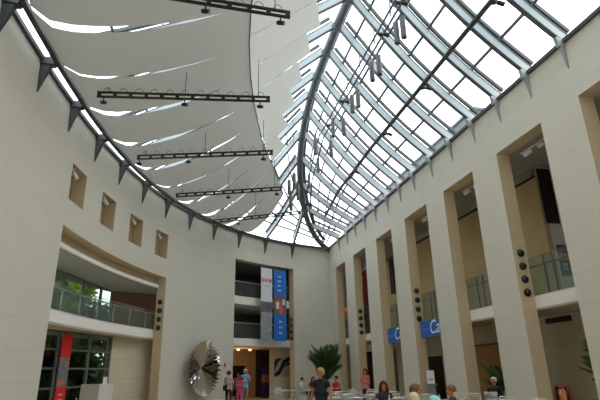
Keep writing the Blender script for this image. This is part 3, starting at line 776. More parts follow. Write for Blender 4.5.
# kiosk and lamps in the foyer
c, t, n = local_frame(53.6, 3.0)
cc = wl(57.85, 3.0)
o = thing('banner_stand', 'purple and white pull-up banner stand in the dark foyer passage', 'banner stand', (cc.x, cc.y, 0), math.atan2(t.y, t.x))
MB().box(-.28, .28, -.02, .02, .05, 1.0).build('lower_print', PURPLE, o); MB().box(-.28, .28, -.02, .02, 1.0, 1.55).build('middle_print', mat('print_violet_mix', (.35, .22, .26), .6, noise=.7, nscale=4), o)
MB().box(-.28, .28, -.02, .02, 1.55, 2.05).build('upper_print', PURPLE, o); MB().box(-.33, .33, -.12, .12, 0, .05).build('base', STEELD, o)
MB().box(-.05, .2, -.026, -.02, 1.1, 1.4).build('orange_print', ORANGE, o)
for i, (th, off) in enumerate(((53.0, 3.0), (55.1, 3.0))):
    c = wl(th, off)
    o = thing('ceiling_lamp', 'small glowing warm lamp on the foyer ceiling, %s one' % ('left' if i == 0 else 'right'), 'lamp', (c.x, c.y, 3.33))
    MB().lathe([(.001, 0), (.12, 0), (.12, -.05), (.10, -.06)], n=14).build('rim', STEELD, o); MB().lathe([(.10, -.05), (.09, -.11), (.05, -.14), (.001, -.15)], n=14).build('bulb', LAMPW, o)
    li = D.lights.new('lamp_light', 'POINT'); li.energy = 9 if i == 0 else 4; li.color = (1, .50, .16); li.shadow_soft_size = .1
    lo = D.objects.new('lamp_light', li); COL.objects.link(lo); lo.location = (0, 0, -.28); lo.parent = o

# left lobby fittings
tL = (LB - LA).normalized(); nL = Vector((tL.y, -tL.x, 0))
def on_line(px, py, off=.12):
    v = ray(px, py); p = LA + nL * off; s = (p - CAM).dot(nL) / v.dot(nL); return CAM + v * s
a0 = on_line(65, 331, .25); a1 = on_line(72.5, 331.5, .25); b0 = on_line(60, 385, .25)
o = thing('hanging_banner', 'tall red banner with photo strip hung at the entrance window', 'banner', ((a0.x + a1.x) / 2, (a0.y + a1.y) / 2, 0.3), math.atan2(tL.y, tL.x))
w = (a1 - a0).length * .62; 
MB().box(-w, w, -.01, .01, 2.06, 2.93).build('cloth', RED, o); MB().box(-w, w, -.01, .01, 1.02, 2.06).build('photo_print', mat('print_street', (.16, .15, .16), .7, noise=.9, nscale=7), o)
MB().box(-w, w, -.01, .01, 0.0, 1.02).build('cloth', RED, o)
marks(MB(), -w * .35, w * .45, .25, .85, -.012, 3, 3, .35, 8).build('lettering', PAPER, o)
os_ = MB(); os_.box(-w * .7, w * .3, -.013, -.01, 1.1, 1.25); os_.box(w * .1, w * .8, -.013, -.01, 1.86, 1.96); os_.build('photo_print', ORANGE, o)
MB().tube([Vector((-w, 0, 2.94)), Vector((w, 0, 2.94))], .02, 6).build('rod', STEELM, o)
p = on_line(42, 380, .9); pz = 1.62
o = thing('signboard', 'narrow white sign panel at the left edge of the entrance', 'sign', (wl(8.4, .75).x, wl(8.4, .75).y, 0), rad(-13))
zt_ = height_at(42, 368, math.hypot(o.location.x, o.location.y)); zb_ = height_at(40, 397, math.hypot(o.location.x, o.location.y))
MB().box(-.14, .14, -.02, .02, zb_, zt_).build('panel', WHITE, o); MB().tube([Vector((0, .03, 0)), Vector((0, .03, zt_))], .025, 8).build('post', STEELD, o)
MB().tube([Vector((.07 * math.cos(a) + .02, -.022, zt_ - .25 + .1 * math.sin(a))) for a in [PI * 2 * j / 12 for j in range(13)]], .012, 5).tube([Vector((-.06, -.022, zt_ - .14)), Vector((-.06, -.022, zt_ - .5))], .012, 5).build('emblem', STEELD, o)
MB().box(-.2, .2, -.2, .2, 0, .03).build('base', STEELD, o)
q = wl(13.5, 1.0)
o = thing('barrier_rail', 'thin black barrier rail inside the entrance', 'rail', (wl(9.5, 1.0).x, wl(9.5, 1.0).y, 0))
MB().tube([wl(9.0, 1.0, 1.25), wl(12.6, 1.05, 1.28)], .03, 8).build('handrail', BLACK, o, True); MB().tube([wl(9.2, 1.0, 0), wl(9.2, 1.0, 1.25)], .025, 6).tube([wl(12.5, 1.05, 0), wl(12.5, 1.05, 1.28)], .025, 6).build('post', BLACK, o, True)
c0 = on_line(87, 384.5, .8); c1 = on_line(103.5, 384.5, .8)
o = thing('reception_desk', 'beige reception stand with a white side panel by the entrance window', 'desk', ((c0.x + c1.x) / 2, (c0.y + c1.y) / 2, 0), rad(-13))
w = (c1 - c0).length / 2
MB().box(-w, w * .3, -.02, .4, 0, c0.z).build('front_panel', mat('desk_beige', (.36, .32, .26), .6), o); MB().box(w * .3, w, -.03, .4, 0, c0.z).build('side_panel', mat('desk_white', (.66, .65, .62), .6), o)
dtop = on_line(101, 379, .8)
o2 = thing('card_holder', 'small white card holder standing on the reception stand', 'card holder', (o.location.x + w * .6, o.location.y + .05, c0.z), rad(-13))
MB().box(-.08, .08, -.01, .01, 0, .26).build('card', WHITE, o2); MB().box(-.09, .09, -.05, .05, 0, .015).build('foot', WHITE, o2)

# ------------------------------------------------------------------ pleated steel disc
th = 37.95; c, t, n = local_frame(th, -0.60)
o = thing('wall_sculpture', 'large round pleated polished steel disc on the curved wall', 'sculpture', (c.x, c.y, 1.98), math.atan2(t.y, t.x))
N = 38; R = 1.40; rows = []
for s in (0.0, .25, .5, .75, 1.0):
    row = []
    for i in range(2 * N):
        a = PI * i / N; r = max(.002, R * s * (1 + (.032 if i % 2 else -.032) * (s > .9)))
        y = .30 * (1 - s) ** 1.1 + (-.085 if i % 2 else .085) * s
        row.append((r * math.cos(a), y, r * math.sin(a)))
    rows.append(row)
dm = MB().quadmesh(rows, 0, False, True)
bk = [[(p[0], p[1] + .03 + .12 * 0, p[2]) for p in row] for row in rows]
dm.quadmesh(bk, 0, False, True); dm.quadmesh([rows[-1], bk[-1]], 0, False, True)
dm.build('pleated_disc', CHROME, o)
MB().lathe([(.001, .0), (.09, .0), (.11, .08), (.11, .25)], n=14).xf(Matrix.Rotation(-PI / 2, 4, 'X')).xf(Matrix.Translation((0, .30, 0))).build('hub', ALU, o)
c2, t2, n2 = local_frame(39.2, -.36)
o = MB().obox((0, 0, 0), (1, 0, 0), (0, 1, 0), 1.5, .29, -.3, 0).build('low_plinth', PLASTER); o.location = (c2.x, c2.y, .3); o.rotation_euler = (0, 0, math.atan2(t2.y, t2.x)); tag(o, 'low pale plinth on the floor below the metal disc', 'plinth')

# ------------------------------------------------------------------ plants
def palm(loc, H, label, nf, spread, seed, m, droop=.11):
    rnd = random.Random(seed)
    o = thing('potted_palm', label, 'plant', loc, rnd.uniform(0, 6))
    MB().lathe([(.001, 0), (.2, 0), (.26, .42), (.28, .45), (.25, .45), (.001, .40)], n=18).build('pot', POT, o)
    ht = .4 + H * .18
    MB().tube([Vector((0, 0, .38)), Vector((.02, 0, ht))], .045, 8).build('stem', BARK, o)
    for i in range(nf):
        az = i * 2.4 + rnd.uniform(-.3, .3); el = rnd.uniform(.95, 1.52)
        L = (H - ht) * rnd.uniform(.75, 1.0) * (spread + (1 - spread) * (el - .95) / .57)
        P = []; p = Vector((0, 0, ht)); e = el
        for j in range(9):
            P.append(p.copy()); st = L / 8; p = p + Vector((math.cos(az) * math.cos(e), math.sin(az) * math.cos(e), math.sin(e))) * st; e -= droop * (1 + j * .12)
        fm = MB(); fm.tube(P, .010, 5)
        for j in range(2, 9):
            tt = (P[j] - P[j - 1]).normalized(); side = tt.cross(Vector((0, 0, 1)))
            side = side.normalized() if side.length > 1e-3 else Vector((1, 0, 0))
            for hh in (0, .33, .66):
                b = P[j - 1].lerp(P[j], hh); ll = L * .30 * math.sin(PI * min(.97, (j + hh) / 9.6)) + .04
                for sgn in (-1, 1):
                    tip = b + (side * sgn * .8 + tt * .65 + Vector((0, 0, -.18))) * ll; w_ = tt * .026 * (1 + L * .4)
                    mid = b.lerp(tip, .5) + Vector((0, 0, .02))
                    fm.face([b - w_ * .5, mid - w_, tip, mid + w_], 0)
        fm.build('frond', m, o)
    return o
palm((8.3, 29.9, 0), 3.6, 'big dark potted palm in the far corner beside the right wall', 36, .62, 3, LEAF, .065)
palm((11.35, 17.0, 0), 2.2, 'leafy potted palm at the left side of the wooden door', 12, .42, 5, LEAFB, .10)
palm((11.3, 15.2, 0), 2.3, 'leafy potted palm behind the white-haired newspaper reader', 12, .42, 9, LEAFB, .10)
palm((11.3, 11.75, 0), 2.7, 'wide potted palm against back wall of the nearest right bay', 16, .42, 12, LEAFB, .09)

# outside trees, ground and neighbour
def tree(loc, H, R, label, seed, m, nl=3200):
    zlo = .06 if m is TREED else .55
    rnd = random.Random(seed)
    o = thing('tree', label, 'tree', loc, 0, 'trees outside the entrance')
    MB().sweep([Vector((0, 0, 0)), Vector((.1, .05, H * .35)), Vector((0, .1, H * .75))], [(.16 * math.cos(a), .16 * math.sin(a)) for a in [2 * PI * j / 8 for j in range(8)]]).build('trunk', BARK, o)
    fm = MB(); blobs = [(Vector((rnd.uniform(-R, R) * .7, rnd.uniform(-R, R) * .7, rnd.uniform(H * zlo, H))), rnd.uniform(.5, 1.0) * R * .6) for _ in range(16)]
    for _ in range(nl):
        c, r = rnd.choice(blobs); d = Vector((rnd.gauss(0, 1), rnd.gauss(0, 1), rnd.gauss(0, 1))).normalized()
        p = c + d * r * rnd.uniform(.7, 1.05); a = Vector((rnd.gauss(0, 1), rnd.gauss(0, 1), rnd.gauss(0, 1))).normalized(); b = a.cross(d)
        if b.length < .1: continue
        b.normalize(); s = rnd.uniform(.16, .34)
        fm.face([p - a * s, p - b * s * .6, p + a * s, p + b * s * .6])
    fm.build('crown', m, o)
tree((-10.5, 21.5, 0), 7.5, 2.3, 'bright green tree outside the left balcony window, leftmost', 1, TREEL)
tree((-9.6, 26.0, 0), 7.2, 2.3, 'bright green tree outside the balcony window, middle one', 2, TREEL)
tree((-8.3, 30.5, 0), 7.0, 2.3, 'bright green tree outside the balcony window, rightmost', 3, TREEL)
tree((-9.2, 18.6, 0), 4.2, 1.9, 'dark green bushy tree outside the entrance window, left', 4, TREED)
tree((-8.0, 23.5, 0), 4.0, 1.9, 'dark green bushy tree outside the entrance window, middle', 5, TREED)
tree((-6.2, 27.2, 0), 3.9, 1.9, 'dark green bushy tree outside the entrance window, right', 6, TREED)
tree((-13.5, 29.0, 0), 6.0, 3.4, 'tall dark tree far outside the entrance, left one of back row', 14, TREED, 5200)
tree((-10.3, 33.5, 0), 6.0, 3.4, 'tall dark tree far outside the entrance, middle of back row', 15, TREED, 5200)
tree((-8.0, 39.5, 0), 6.0, 3.4, 'tall dark tree far outside the entrance, right one of back row', 16, TREED, 5200)
tree((-14.0, 37.0, 0), 11.5, 4.0, 'tall bright tree seen far off through the balcony window', 17, TREEL, 5200)
tree((-8.2, 35.8, 0), 11.5, 2.6, 'bright tree seen through the right end of balcony window', 18, TREEL, 5200)
o = thing('neighbour_building', 'grey building edge seen through the right roof glass', 'building', (17, 30, 0))
MB().box(14.9, 20, 21, 44, 0, 15.3).build('block', ANNEX, o, True); MB().box(14.8, 20.1, 20.9, 44.1, 15.3, 15.45).build('parapet', STEELM, o, True)

# ------------------------------------------------------------------ furniture
def make_chair():
    t = thing('cafe_chair', 'x', 'chair', (0, 0, 0), 0, 'metal cafe chairs')
    MB().box(-.21, .21, -.21, .21, .44, .465).build('seat', ALU, t)
    bm = MB()
    for i in range(4): bm.box(-.19, .19, .205, .222, .58 + i * .075, .625 + i * .075)
    bm.build('backrest', ALU, t)
    for s in (-1, 1):
        MB().tube([Vector((s * .2, -.2, .45)), Vector((s * .22, -.24, 0))], .013, 8).build('leg', ALU, t)
        MB().tube([Vector((s * .2, .2, .45)), Vector((s * .22, .25, 0))], .013, 8).build('leg', ALU, t)
        MB().tube([Vector((s * .2, -.2, .46)), Vector((s * .23, -.2, .66)), Vector((s * .23, -.05, .68)), Vector((s * .21, .2, .68))], .012, 8).build('armrest', ALU, t)
    MB().tube([Vector((-.2, .2, .45)), Vector((-.2, .215, .86)), Vector((-.16, .215, .9)), Vector((.16, .215, .9)), Vector((.2, .215, .86)), Vector((.2, .2, .45))], .014, 8).build('back_frame', ALU, t)
    return t
def make_table():
    t = thing('cafe_table', 'x', 'table', (0, 0, 0), 0, 'round metal cafe tables')
    MB().lathe([(.001, .715), (.36, .715), (.38, .725), (.38, .74), (.37, .75), (.001, .75)], n=28).build('table_top', ALU, t)
    MB().tube([Vector((0, 0, .03)), Vector((0, 0, .72))], .035, 10).build('pedestal', ALU, t)
    MB().lathe([(.001, 0), (.25, 0), (.25, .02), (.05, .05), (.001, .05)], n=20).build('base', ALU, t)
    return t
chair0 = make_chair(); table0 = make_table()
first = {'c': True, 't': True}
def place(kind, x, y, rz, label):
    src = chair0 if kind == 'c' else table0
    o = src if first[kind] else copy_tree(src); first[kind] = False
    o.location = (x, y, 0); o.rotation_euler = (0, 0, rz); o['label'] = label
def set_at(px, d, rz0, chairs, tl, cls):
    p = spot(px, d); place('t', p.x, p.y, 0, tl)
    for a, lab in zip(chairs, cls):
        q = p + Vector((math.cos(a), math.sin(a), 0)) * .62; place('c', q.x, q.y, a - PI / 2, lab)
set_at(283, 29.5, 0, (0.3, 2.2, 4.2), 'round metal table left of the white-shirted diner, first from end opening',
       ('metal chair right of the leftmost cafe table', 'metal chair behind the leftmost cafe table', 'metal chair in front of the leftmost cafe table'))
set_at(293, 28.6, 0, (2.6, 5.2), 'round metal table beside the end opening jamb, second from left',
       ('metal chair left of the second cafe table from left', 'metal chair in front of the second cafe table from left'))
set_at(308.5, 29.2, 0, (), 'round metal table between the white-shirted and black-clad diners', ())
set_at(339, 25.2, 0, (3.4, 5.4), 'round metal table in front of the red-shirted diner',
       ('metal chair left of the table near the red-shirted diner', 'metal chair in front of the table near red-shirted diner'))
set_at(335, 19.5, 0, (.4, 2.2, 4.4), 'round metal table just right of the walking woman in navy',
       ('metal chair right of the table beside the navy woman', 'metal chair behind the table beside the navy woman', 'metal chair in front of the table beside the navy woman'))
set_at(345, 22.0, 0, (.9, 2.6, 5.0), 'round metal table between navy woman and standing plaid person',
       ('metal chair behind right of the table before the far pillars', 'metal chair behind left of table before far pillars', 'metal chair in front of table before far pillars'))
set_at(356, 19.5, 0, (.5, 2.2, 4.0), 'round metal table in front of the standing plaid person',
       ('metal chair right of the table before the plaid person', 'metal chair behind the table before the plaid person', 'metal chair in front of table before the plaid person'))
set_at(371, 21.5, 0, (1.2, 3.0, 5.2), 'round metal table to the right of the plaid person',
       ('metal chair behind the table right of plaid person', 'metal chair left of the table right of plaid person', 'metal chair in front of table right of plaid person'))
set_at(399, 19.0, 0, (1.4, 3.1, 5.0), 'round metal table below the fourth-bay cafe banner',
       ('metal chair behind the table below the fourth-bay banner', 'metal chair left of the table below fourth-bay banner', 'metal chair in front of table below fourth-bay banner'))
set_at(386, 14.6, 0, (), 'round metal table holding a bottle and an orange cup', ())
set_at(423, 16.6, 0, (1.0, 3.6), 'round metal table in front of the notice stand',
       ('metal chair behind the table by the notice stand', 'metal chair left of table by the notice stand'))
set_at(440, 17.2, 0, (.6, 2.4), 'round metal table behind the auburn-haired diner',
       ('metal chair right of the table behind auburn-haired diner', 'metal chair behind the table behind auburn-haired diner'))
set_at(466, 16.8, 0, (.8, 2.6), 'round metal table with yellow paper before the second bay',
       ('metal chair behind right of the table with yellow paper', 'metal chair behind left of the table with yellow paper'))
set_at(484, 16.4, 0, (2.6,), 'round metal table in front of the newspaper reader',
       ('metal chair left of the newspaper reader table',))
set_at(512, 14.9, 0, (1.2, 3.4), 'round metal table before the pillar right of newspaper reader',
       ('metal chair behind the table before the wide pillar', 'metal chair left of the table before the wide pillar'))
set_at(535, 13.6, 0, (.9, 2.6), 'round metal table left of the red-haired woman',
       ('metal chair behind right of table left of red-haired woman', 'metal chair behind left of table left of red-haired woman'))
tp = spot(386, 14.6)
o = thing('water_bottle', 'clear pale bottle on the table before the seated woman', 'bottle', (tp.x + .02, tp.y - .12, .75))
MB().lathe([(.001, 0), (.034, 0), (.035, .16), (.015, .21), (.014, .24)], n=12).build('body', mat('bottle_pale', (.55, .62, .62), .2), o); MB().lathe([(.017, .235), (.017, .265), (.001, .265)], n=10).build('cap', WHITE, o)
o = thing('paper_cup', 'orange cup on the table before the seated woman', 'cup', (tp.x + .2, tp.y - .02, .75))
MB().lathe([(.001, 0), (.05, 0), (.065, .17), (.06, .17), (.046, .02), (.001, .02)], n=14).build('body', ORANGE, o); MB().lathe([(.066, .165), (.068, .18), (.001, .185)], n=14).build('lid', WHITE, o)
tp = spot(466, 16.8)
o = MB().box(-.16, .16, -.1, .1, 0, .05).build('folded_paper', YELLOW); o.location = (tp.x + .1, tp.y, .75); o.rotation_euler = (0, 0, .4); tag(o, 'yellow folded paper lying on a table before second bay', 'paper')
o = MB().box(-.2, .2, -.12, .12, 0, .03).build('magazine', mat('mag_mauve', (.35, .25, .4), .5)); tp = spot(484, 16.4); o.location = (tp.x - .05, tp.y - .08, .75); tag(o, 'mauve magazine lying on the newspaper reader table', 'magazine')

# ------------------------------------------------------------------ people
SKIN = mat('skin_light', (.60, .29, .17), .6, spec=.3); SKIN2 = mat('skin_tan', (.56, .22, .10), .6, spec=.3)
EYE = mat('eye_dark', (.02, .015, .012), .3); LIP = mat('lip', (.35, .10, .08), .5)
CLOTH = {}
def cloth(nm, c, noise=0.0, ns=20): return mat('cloth_' + nm, c, .85, noise=noise, nscale=ns)
def skin_mesh(verts, edges, radii, root, sub=1):
    me = D.meshes.new('tmp'); me.from_pydata([tuple(v) for v in verts], edges, []); me.update()
    ob = D.objects.new('tmp', me); COL.objects.link(ob)
    md = ob.modifiers.new('s', 'SKIN'); md.use_smooth_shade = True; md.branch_smoothing = .4
    sv = me.skin_vertices[0].data
    for i, r in enumerate(radii):
        sv[i].radius = r if isinstance(r, tuple) else (r, r); sv[i].use_root = (i == root)
    sd = ob.modifiers.new('d', 'SUBSURF'); sd.levels = sub; sd.render_levels = sub
    bpy.context.view_layer.update()
    out = D.meshes.new_from_object(ob.evaluated_get(bpy.context.evaluated_depsgraph_get()))
    D.objects.remove(ob, do_unlink=True); D.meshes.remove(me)
    return out
class G:
    def __init__(self): self.v = []; self.e = []; self.r = []
    def add(self, p, r, prev=None):
        self.v.append(Vector(p)); self.r.append(r)
        i = len(self.v) - 1
        if prev is not None: self.e.append((prev, i))
        return i
def person(px, py_top, dist, face, pose, label, shirt, legs, hair, hairstyle='short', skin=None, arms='down', sleeve=.55, female=False, shorts=False, loc=None, lean=0.0, bare_calf=False):
    """face: heading in degrees in plan (0 = +X, 90 = +Y); figure local forward is +Y"""
    P = spot(px, dist) if loc is None else Vector(loc)
    top = height_at(px, py_top, math.hypot(P.x, P.y))
    sit = pose == 'sit'
    S = top / (1.31 if sit else 1.70); S = max(.62, min(1.12, S))
    o = thing('person', label, 'person', (P.x, P.y, 0), rad(face - 90))
    sk = skin or SKIN
    hz = .50 / S * 1.0 if sit else .92                       # hip height
    if sit: hz = .53
    wsh = .175 if female else .195; whp = .105
    fw = Vector((0, 1, 0)); tilt = lean
    def torso(h): return Vector((0, math.sin(tilt) * h, hz + math.cos(tilt) * h))
    g = G()
    pel = g.add(torso(0), (.135, .10)); wa = g.add(torso(.17), (.12 if female else .13, .09), pel)
    ch = g.add(torso(.36), (.145, .105), wa); ub = g.add(torso(.47), (.12, .085), ch)
    nk = g.add(torso(.53), .056, ub); nk2 = g.add(torso(.57) + fw * .012, .052, nk)
    hd0 = g.add(torso(.61) + fw * .03, (.07, .08), nk2); hd1 = g.add(torso(.67) + fw * .03, (.080, .10), hd0); hd2 = g.add(torso(.73) + fw * .02, (.074, .09), hd1); g.add(torso(.768) + fw * .015, (.035, .04), hd2)
    ns = g.add(torso(.665) + fw * .132, .016, hd1)
    arm_pts = {}
    for s in (-1, 1):
        sh = torso(.46) + Vector((s * wsh, 0, 0)); i = g.add(sh, .06, ub)
        am = arms if not isinstance(arms, tuple) else arms[0 if s < 0 else 1]
        if am == 'down': el = sh + Vector((s * .09, -.02, -.28)); wr_ = el + Vector((s * .035, .06, -.25)); hd = Vector((0, .03, -1))
        elif am == 'swing': el = sh + Vector((s * .07, -.05 * s, -.28)); wr_ = el + Vector((s * .02, .14, -.22)); hd = Vector((0, .3, -1))
        elif am == 'hold': el = sh + Vector((s * .07, .04, -.27)); wr_ = el + Vector((-s * .10, .22, .07)); hd = Vector((-s * .6, .7, .1))
        elif am == 'raise': el = sh + Vector((s * .05, .2, -.2)); wr_ = el + Vector((-s * .08, .12, .2)); hd = Vector((0, .2, 1))
        else: el = sh + Vector((s * .05, .12, -.25)); wr_ = el + Vector((-s * .06, .22, .03)); hd = Vector((-s * .3, 1, 0))
        hd = hd.normalized()
        e = g.add(el, .042, i); w = g.add(wr_, .028, e); pm = g.add(wr_ + hd * .05, (.036, .022), w)
        side = hd.cross(Vector((s, 0, 0))); side = side.normalized() if side.length > .2 else Vector((0, 1, 0))
        kn = g.add(wr_ + hd * .085, (.036, .018), pm)
        for q, (so, ln) in enumerate(((-.028, .062), (-.009, .075), (.010, .070), (.028, .052))):
            f1 = g.add(wr_ + hd * (.10 + ln * .5) + side * so * 1.15, .0085, kn); g.add(wr_ + hd * (.10 + ln) + side * so * 1.2 + Vector((-s * .018, 0, 0)), .007, f1)
        t1 = g.add(wr_ + hd * .055 + side * .05, .010, pm); g.add(wr_ + hd * .095 + side * .062, .008, t1)
        arm_pts[s] = (sh, el, wr_)
    leg_pts = {}
    for s in (-1, 1):
        hp = torso(-.03) + Vector((s * whp, 0, 0))
        if sit: kn_ = Vector((s * .13, .43, hz + .0)); an = Vector((s * .12, .42, .09)); 
        else:
            st = .10 * s if pose == 'walk' else .02
            kn_ = Vector((s * .11, .04 + st, .49)); an = Vector((s * .11, -.02 + st * 1.7, .085))
        i = g.add(hp, .085, pel); m_ = g.add(hp.lerp(kn_, .5), .078, i); k = g.add(kn_, .056, m_); c_ = g.add(kn_.lerp(an, .4), .054, k); a = g.add(an, .036, c_)
        hl = g.add(an + Vector((0, -.02, -.045)), .036, a); g.add(an + Vector((s * .02, .15, -.058)), (.042, .022), hl)
        leg_pts[s] = (hp, kn_, an)
    me = skin_mesh(g.v, g.e, g.r, 0, 1)
    me.materials.clear(); me.materials.append(sk); me.materials.append(EYE); me.materials.append(LIP)
    # eyes, mouth and ears joined into the body mesh
    ex = MB(); 
    for s in (-1, 1): ex.ball(torso(.683) + Vector((s * .033, .124, 0)), .013, 5, mi=1)
    ex.ball(torso(.62) + Vector((0, .110, 0)), .02, 5, .4, mi=2)
    for s in (-1, 1): ex.ball(torso(.665) + Vector((s * .084, .02, 0)), .022, 5, 1.3, mi=0)
    base = MB(); base.v = [tuple(v.co) for v in me.vertices]; base.f = [tuple(p.vertices) for p in me.polygons]; base.mi = [0] * len(base.f); base.sm = [True] * len(base.f)
    n0 = len(base.v); base.v += ex.v; base.f += [tuple(i + n0 for i in f) for f in ex.f]; base.mi += ex.mi; base.sm += ex.sm
    Sx = Matrix.Scale(S, 4)
    if sit:                                   # keep the seat at chair height
        Sx = Matrix.Translation((0, 0, .0)) @ Matrix.Scale(S, 4)
    base.xf(Sx); base.build('body', [sk, EYE, LIP], o)
    D.meshes.remove(me)
    def part(gg, name, m, root=0):
        me2 = skin_mesh(gg.v, gg.e, gg.r, root, 1); me2.transform(Sx); me2.materials.clear(); me2.materials.append(m)
        for p_ in me2.polygons: p_.use_smooth = True
        q = D.objects.new(name, me2); COL.objects.link(q); q.parent = o; return q
    gs = G(); a = gs.add(torso(-.07), (.185, .145)); a2 = gs.add(torso(.04), (.175, .135), a); b = gs.add(torso(.18), (.150, .115), a2); c = gs.add(torso(.36), (.165, .122), b); d = gs.add(torso(.475), (.135, .098), c)
    e_ = gs.add(torso(.515), (.11, .085), d); gs.add(torso(.55), (.066, .066), e_)
    for s in (-1, 1):
        sh, el, wr_ = arm_pts[s]; i = gs.add(sh + Vector((0, 0, .004)), .073, d)
        if sleeve <= 1: gs.add(sh.lerp(el, sleeve + .15), .062, i)
        else:
            e = gs.add(el, .056, i); gs.add(el.lerp(wr_, .9), .042, e)
    part(gs, 'shirt', shirt, 1)
    gp = G(); a = gp.add(torso(.08), (.150, .118)); b = gp.add(torso(-.06), (.172, .135), a)
    for s in (-1, 1):
        hp, kn_, an = leg_pts[s]; i = gp.add(hp + Vector((0, 0, -.02)) if not sit else hp + Vector((0, .04, 0)), .112, b); m_ = gp.add(hp.lerp(kn_, .55), .096, i)
        if shorts: gp.add(hp.lerp(kn_, .85), .088, m_)
        else:
            k = gp.add(kn_, .075, m_); gp.add(kn_.lerp(an, .5 if bare_calf else .92), .062, k)
    part(gp, 'shorts' if shorts else 'trousers', legs, 0)
    sh_ = MB()
    for s in (-1, 1):
        an = leg_pts[s][2]; sh_.tube([an + Vector((0, -.06, -.05)), an + Vector((s * .01, .06, -.05)), an + Vector((s * .02, .18, -.058))], .048, 8)
    sh_.xf(Sx); sh_.v = [(x, y, max(0.0, z)) for x, y, z in sh_.v]; sh_.build('shoes', mat('shoe_dark', (.03, .025, .02), .5), o)
    # hair cap
    hm = MB(); hc = torso(.70) + fw * .008; vol = 1.17 if female else 1.03; rows_ = []
    for iu in range(9):
        ph = PI * (.02 + iu / 8 * ((.68 if female else .60) if hairstyle == 'short' else .72)); row = []
        for iv in range(18):
            az = 2 * PI * iv / 18; front = math.sin(az)
            p_ = min(ph, PI * (.36 if front > .35 else .9)); r_ = vol * (1 + .05 * math.sin(az * 5 + iu))
            row.append(hc + Vector((.096 * r_ * math.sin(p_) * math.cos(az), .118 * r_ * math.sin(p_) * math.sin(az), .105 * r_ * math.cos(p_))))
        rows_.append(row)
    hm.quadmesh(rows_, 0, True, True)
    if hairstyle == 'long':
        hm.sweep([torso(.70) - fw * .05, torso(.62) - fw * .085, torso(.53) - fw * .10, torso(.43) - fw * .12], [(.105 * math.cos(t_), .05 * math.sin(t_)) for t_ in [2 * PI * j / 10 for j in range(10)]], up=Vector((0, 1, 0)), smooth=True)
        for s in (-1, 1): hm.tube([torso(.71) + Vector((s * .085, .0, 0)), torso(.60) + Vector((s * .10, .01, 0)), torso(.47) + Vector((s * .11, .03, 0))], .035, 8)
    hm.xf(Sx); hm.build('cap' if hairstyle == 'cap' else 'hair', hair, o)
    return o, S, arm_pts, Sx
HB = mat('hair_brown', (.06, .03, .015), .6, spec=.15); HBL = mat('hair_blond', (.50, .34, .15), .6, spec=.15); HG = mat('hair_grey', (.60, .58, .54), .6, spec=.15); HR = mat('hair_auburn', (.085, .022, .009), .55, spec=.15); HD = mat('hair_dark', (.015, .012, .01), .6, spec=.15)
hB = person(321, 369, 14.0, 232, 'walk', 'blond walking woman in navy polo shirt and pale shorts', cloth('navy', (.012, .016, .03)), cloth('khaki', (.45, .40, .28)), HBL, 'short', SKIN2, 'down', .45, True, True)
person(228.5, 371.5, 29.2, 60, 'stand', 'person with shoulder bag in patterned shirt near the metal disc', cloth('floral', (.50, .36, .34), .5, 30), cloth('black', (.010, .010, .012)), HR, 'short', SKIN, 'hold', .8, True)
man = person(245, 369.5, 30.2, 262, 'stand', 'man in white cap, light blue shirt and khaki trousers', cloth('sky', (.20, .48, .75)), cloth('khaki2', (.30, .24, .13)), mat('cap_white', (.75, .75, .72), .7), 'cap', SKIN2, 'hold', .5)
person(239.5, 376.5, 30.0, 265, 'stand', 'girl in bright pink top and trousers beside the capped man', cloth('pink', (.75, .06, .26)), cloth('pink2', (.75, .08, .30)), HR, 'long', SKIN2, 'hold', .5, True, bare_calf=True)
person(237.8, 373.5, 32.6, 270, 'stand', 'person in pale grey top half hidden behind the pink girl', cloth('palegrey', (.26, .24, .27)), cloth('darkgrey', (.03, .03, .035)), HD, 'long', SKIN, 'down', .5, True)
person(302.3, 378, 30.2, 325, 'sit', 'seated diner in white shirt facing right at far table', cloth('white', (.62, .60, .62)), cloth('black', (.010, .010, .012)), HD, 'short', SKIN, 'table', .55)
person(313.2, 377.3, 30.6, 255, 'sit', 'seated diner in black top at far table left of navy woman', cloth('black2', (.014, .013, .014)), cloth('black', (.01, .01, .012)), HR, 'long', SKIN2, 'table', .55, True)
person(336.5, 376.3, 27.0, 200, 'sit', 'seated diner in red shirt near the corner palm', cloth('red', (.42, .015, .02)), cloth('darkgrey', (.03, .03, .035)), HD, 'short', SKIN2, 'table', .6)
person(366, 369.3, 26.0, 215, 'stand', 'standing person in red plaid shirt before the far pillars', cloth('plaid', (.52, .17, .17), .5, 25), cloth('navyd', (.03, .035, .06)), HR, 'long', SKIN2, 'hold', .6, True)
person(383.3, 382.2, 14.9, 250, 'sit', 'seated dark-haired woman behind the bottle and orange cup', cloth('charcoal', (.035, .035, .045)), cloth('black', (.01, .01, .012)), HR, 'long', SKIN2, 'table', .45, True, loc=spot(383.3, 15.1))
person(414.5, 385.5, 11.6, 335, 'sit', 'brown-haired woman with raised hand in the lower middle', cloth('tan', (.28, .14, .08)), cloth('darkgrey', (.03, .03, .035)), mat('hair_chestnut', (.17, .065, .025), .6), 'short', SKIN2, 'raise', .4, True)
person(412.8, 393.8, 8.9, 75, 'sit', 'pale blond person seen from behind in the lower middle', cloth('rose', (.30, .06, .14)), cloth('darkgrey', (.03, .03, .035)), mat('hair_pale', (.62, .52, .34), .6), 'short', SKIN, 'table', .5)
person(451, 386, 12.4, 150, 'sit', 'auburn-haired diner in dark jacket at lower centre right', cloth('jacket', (.028, .028, .04)), cloth('black', (.01, .01, .012)), mat('hair_ginger', (.20, .06, .02), .55), 'short', SKIN2, 'table', 2)
rd = person(494.5, 377.8, 18.4, 205, 'sit', 'white-haired reader in dark jacket holding a newspaper', cloth('black3', (.012, .012, .016)), cloth('black', (.01, .01, .012)), HG, 'short', SKIN2, 'hold', 2)
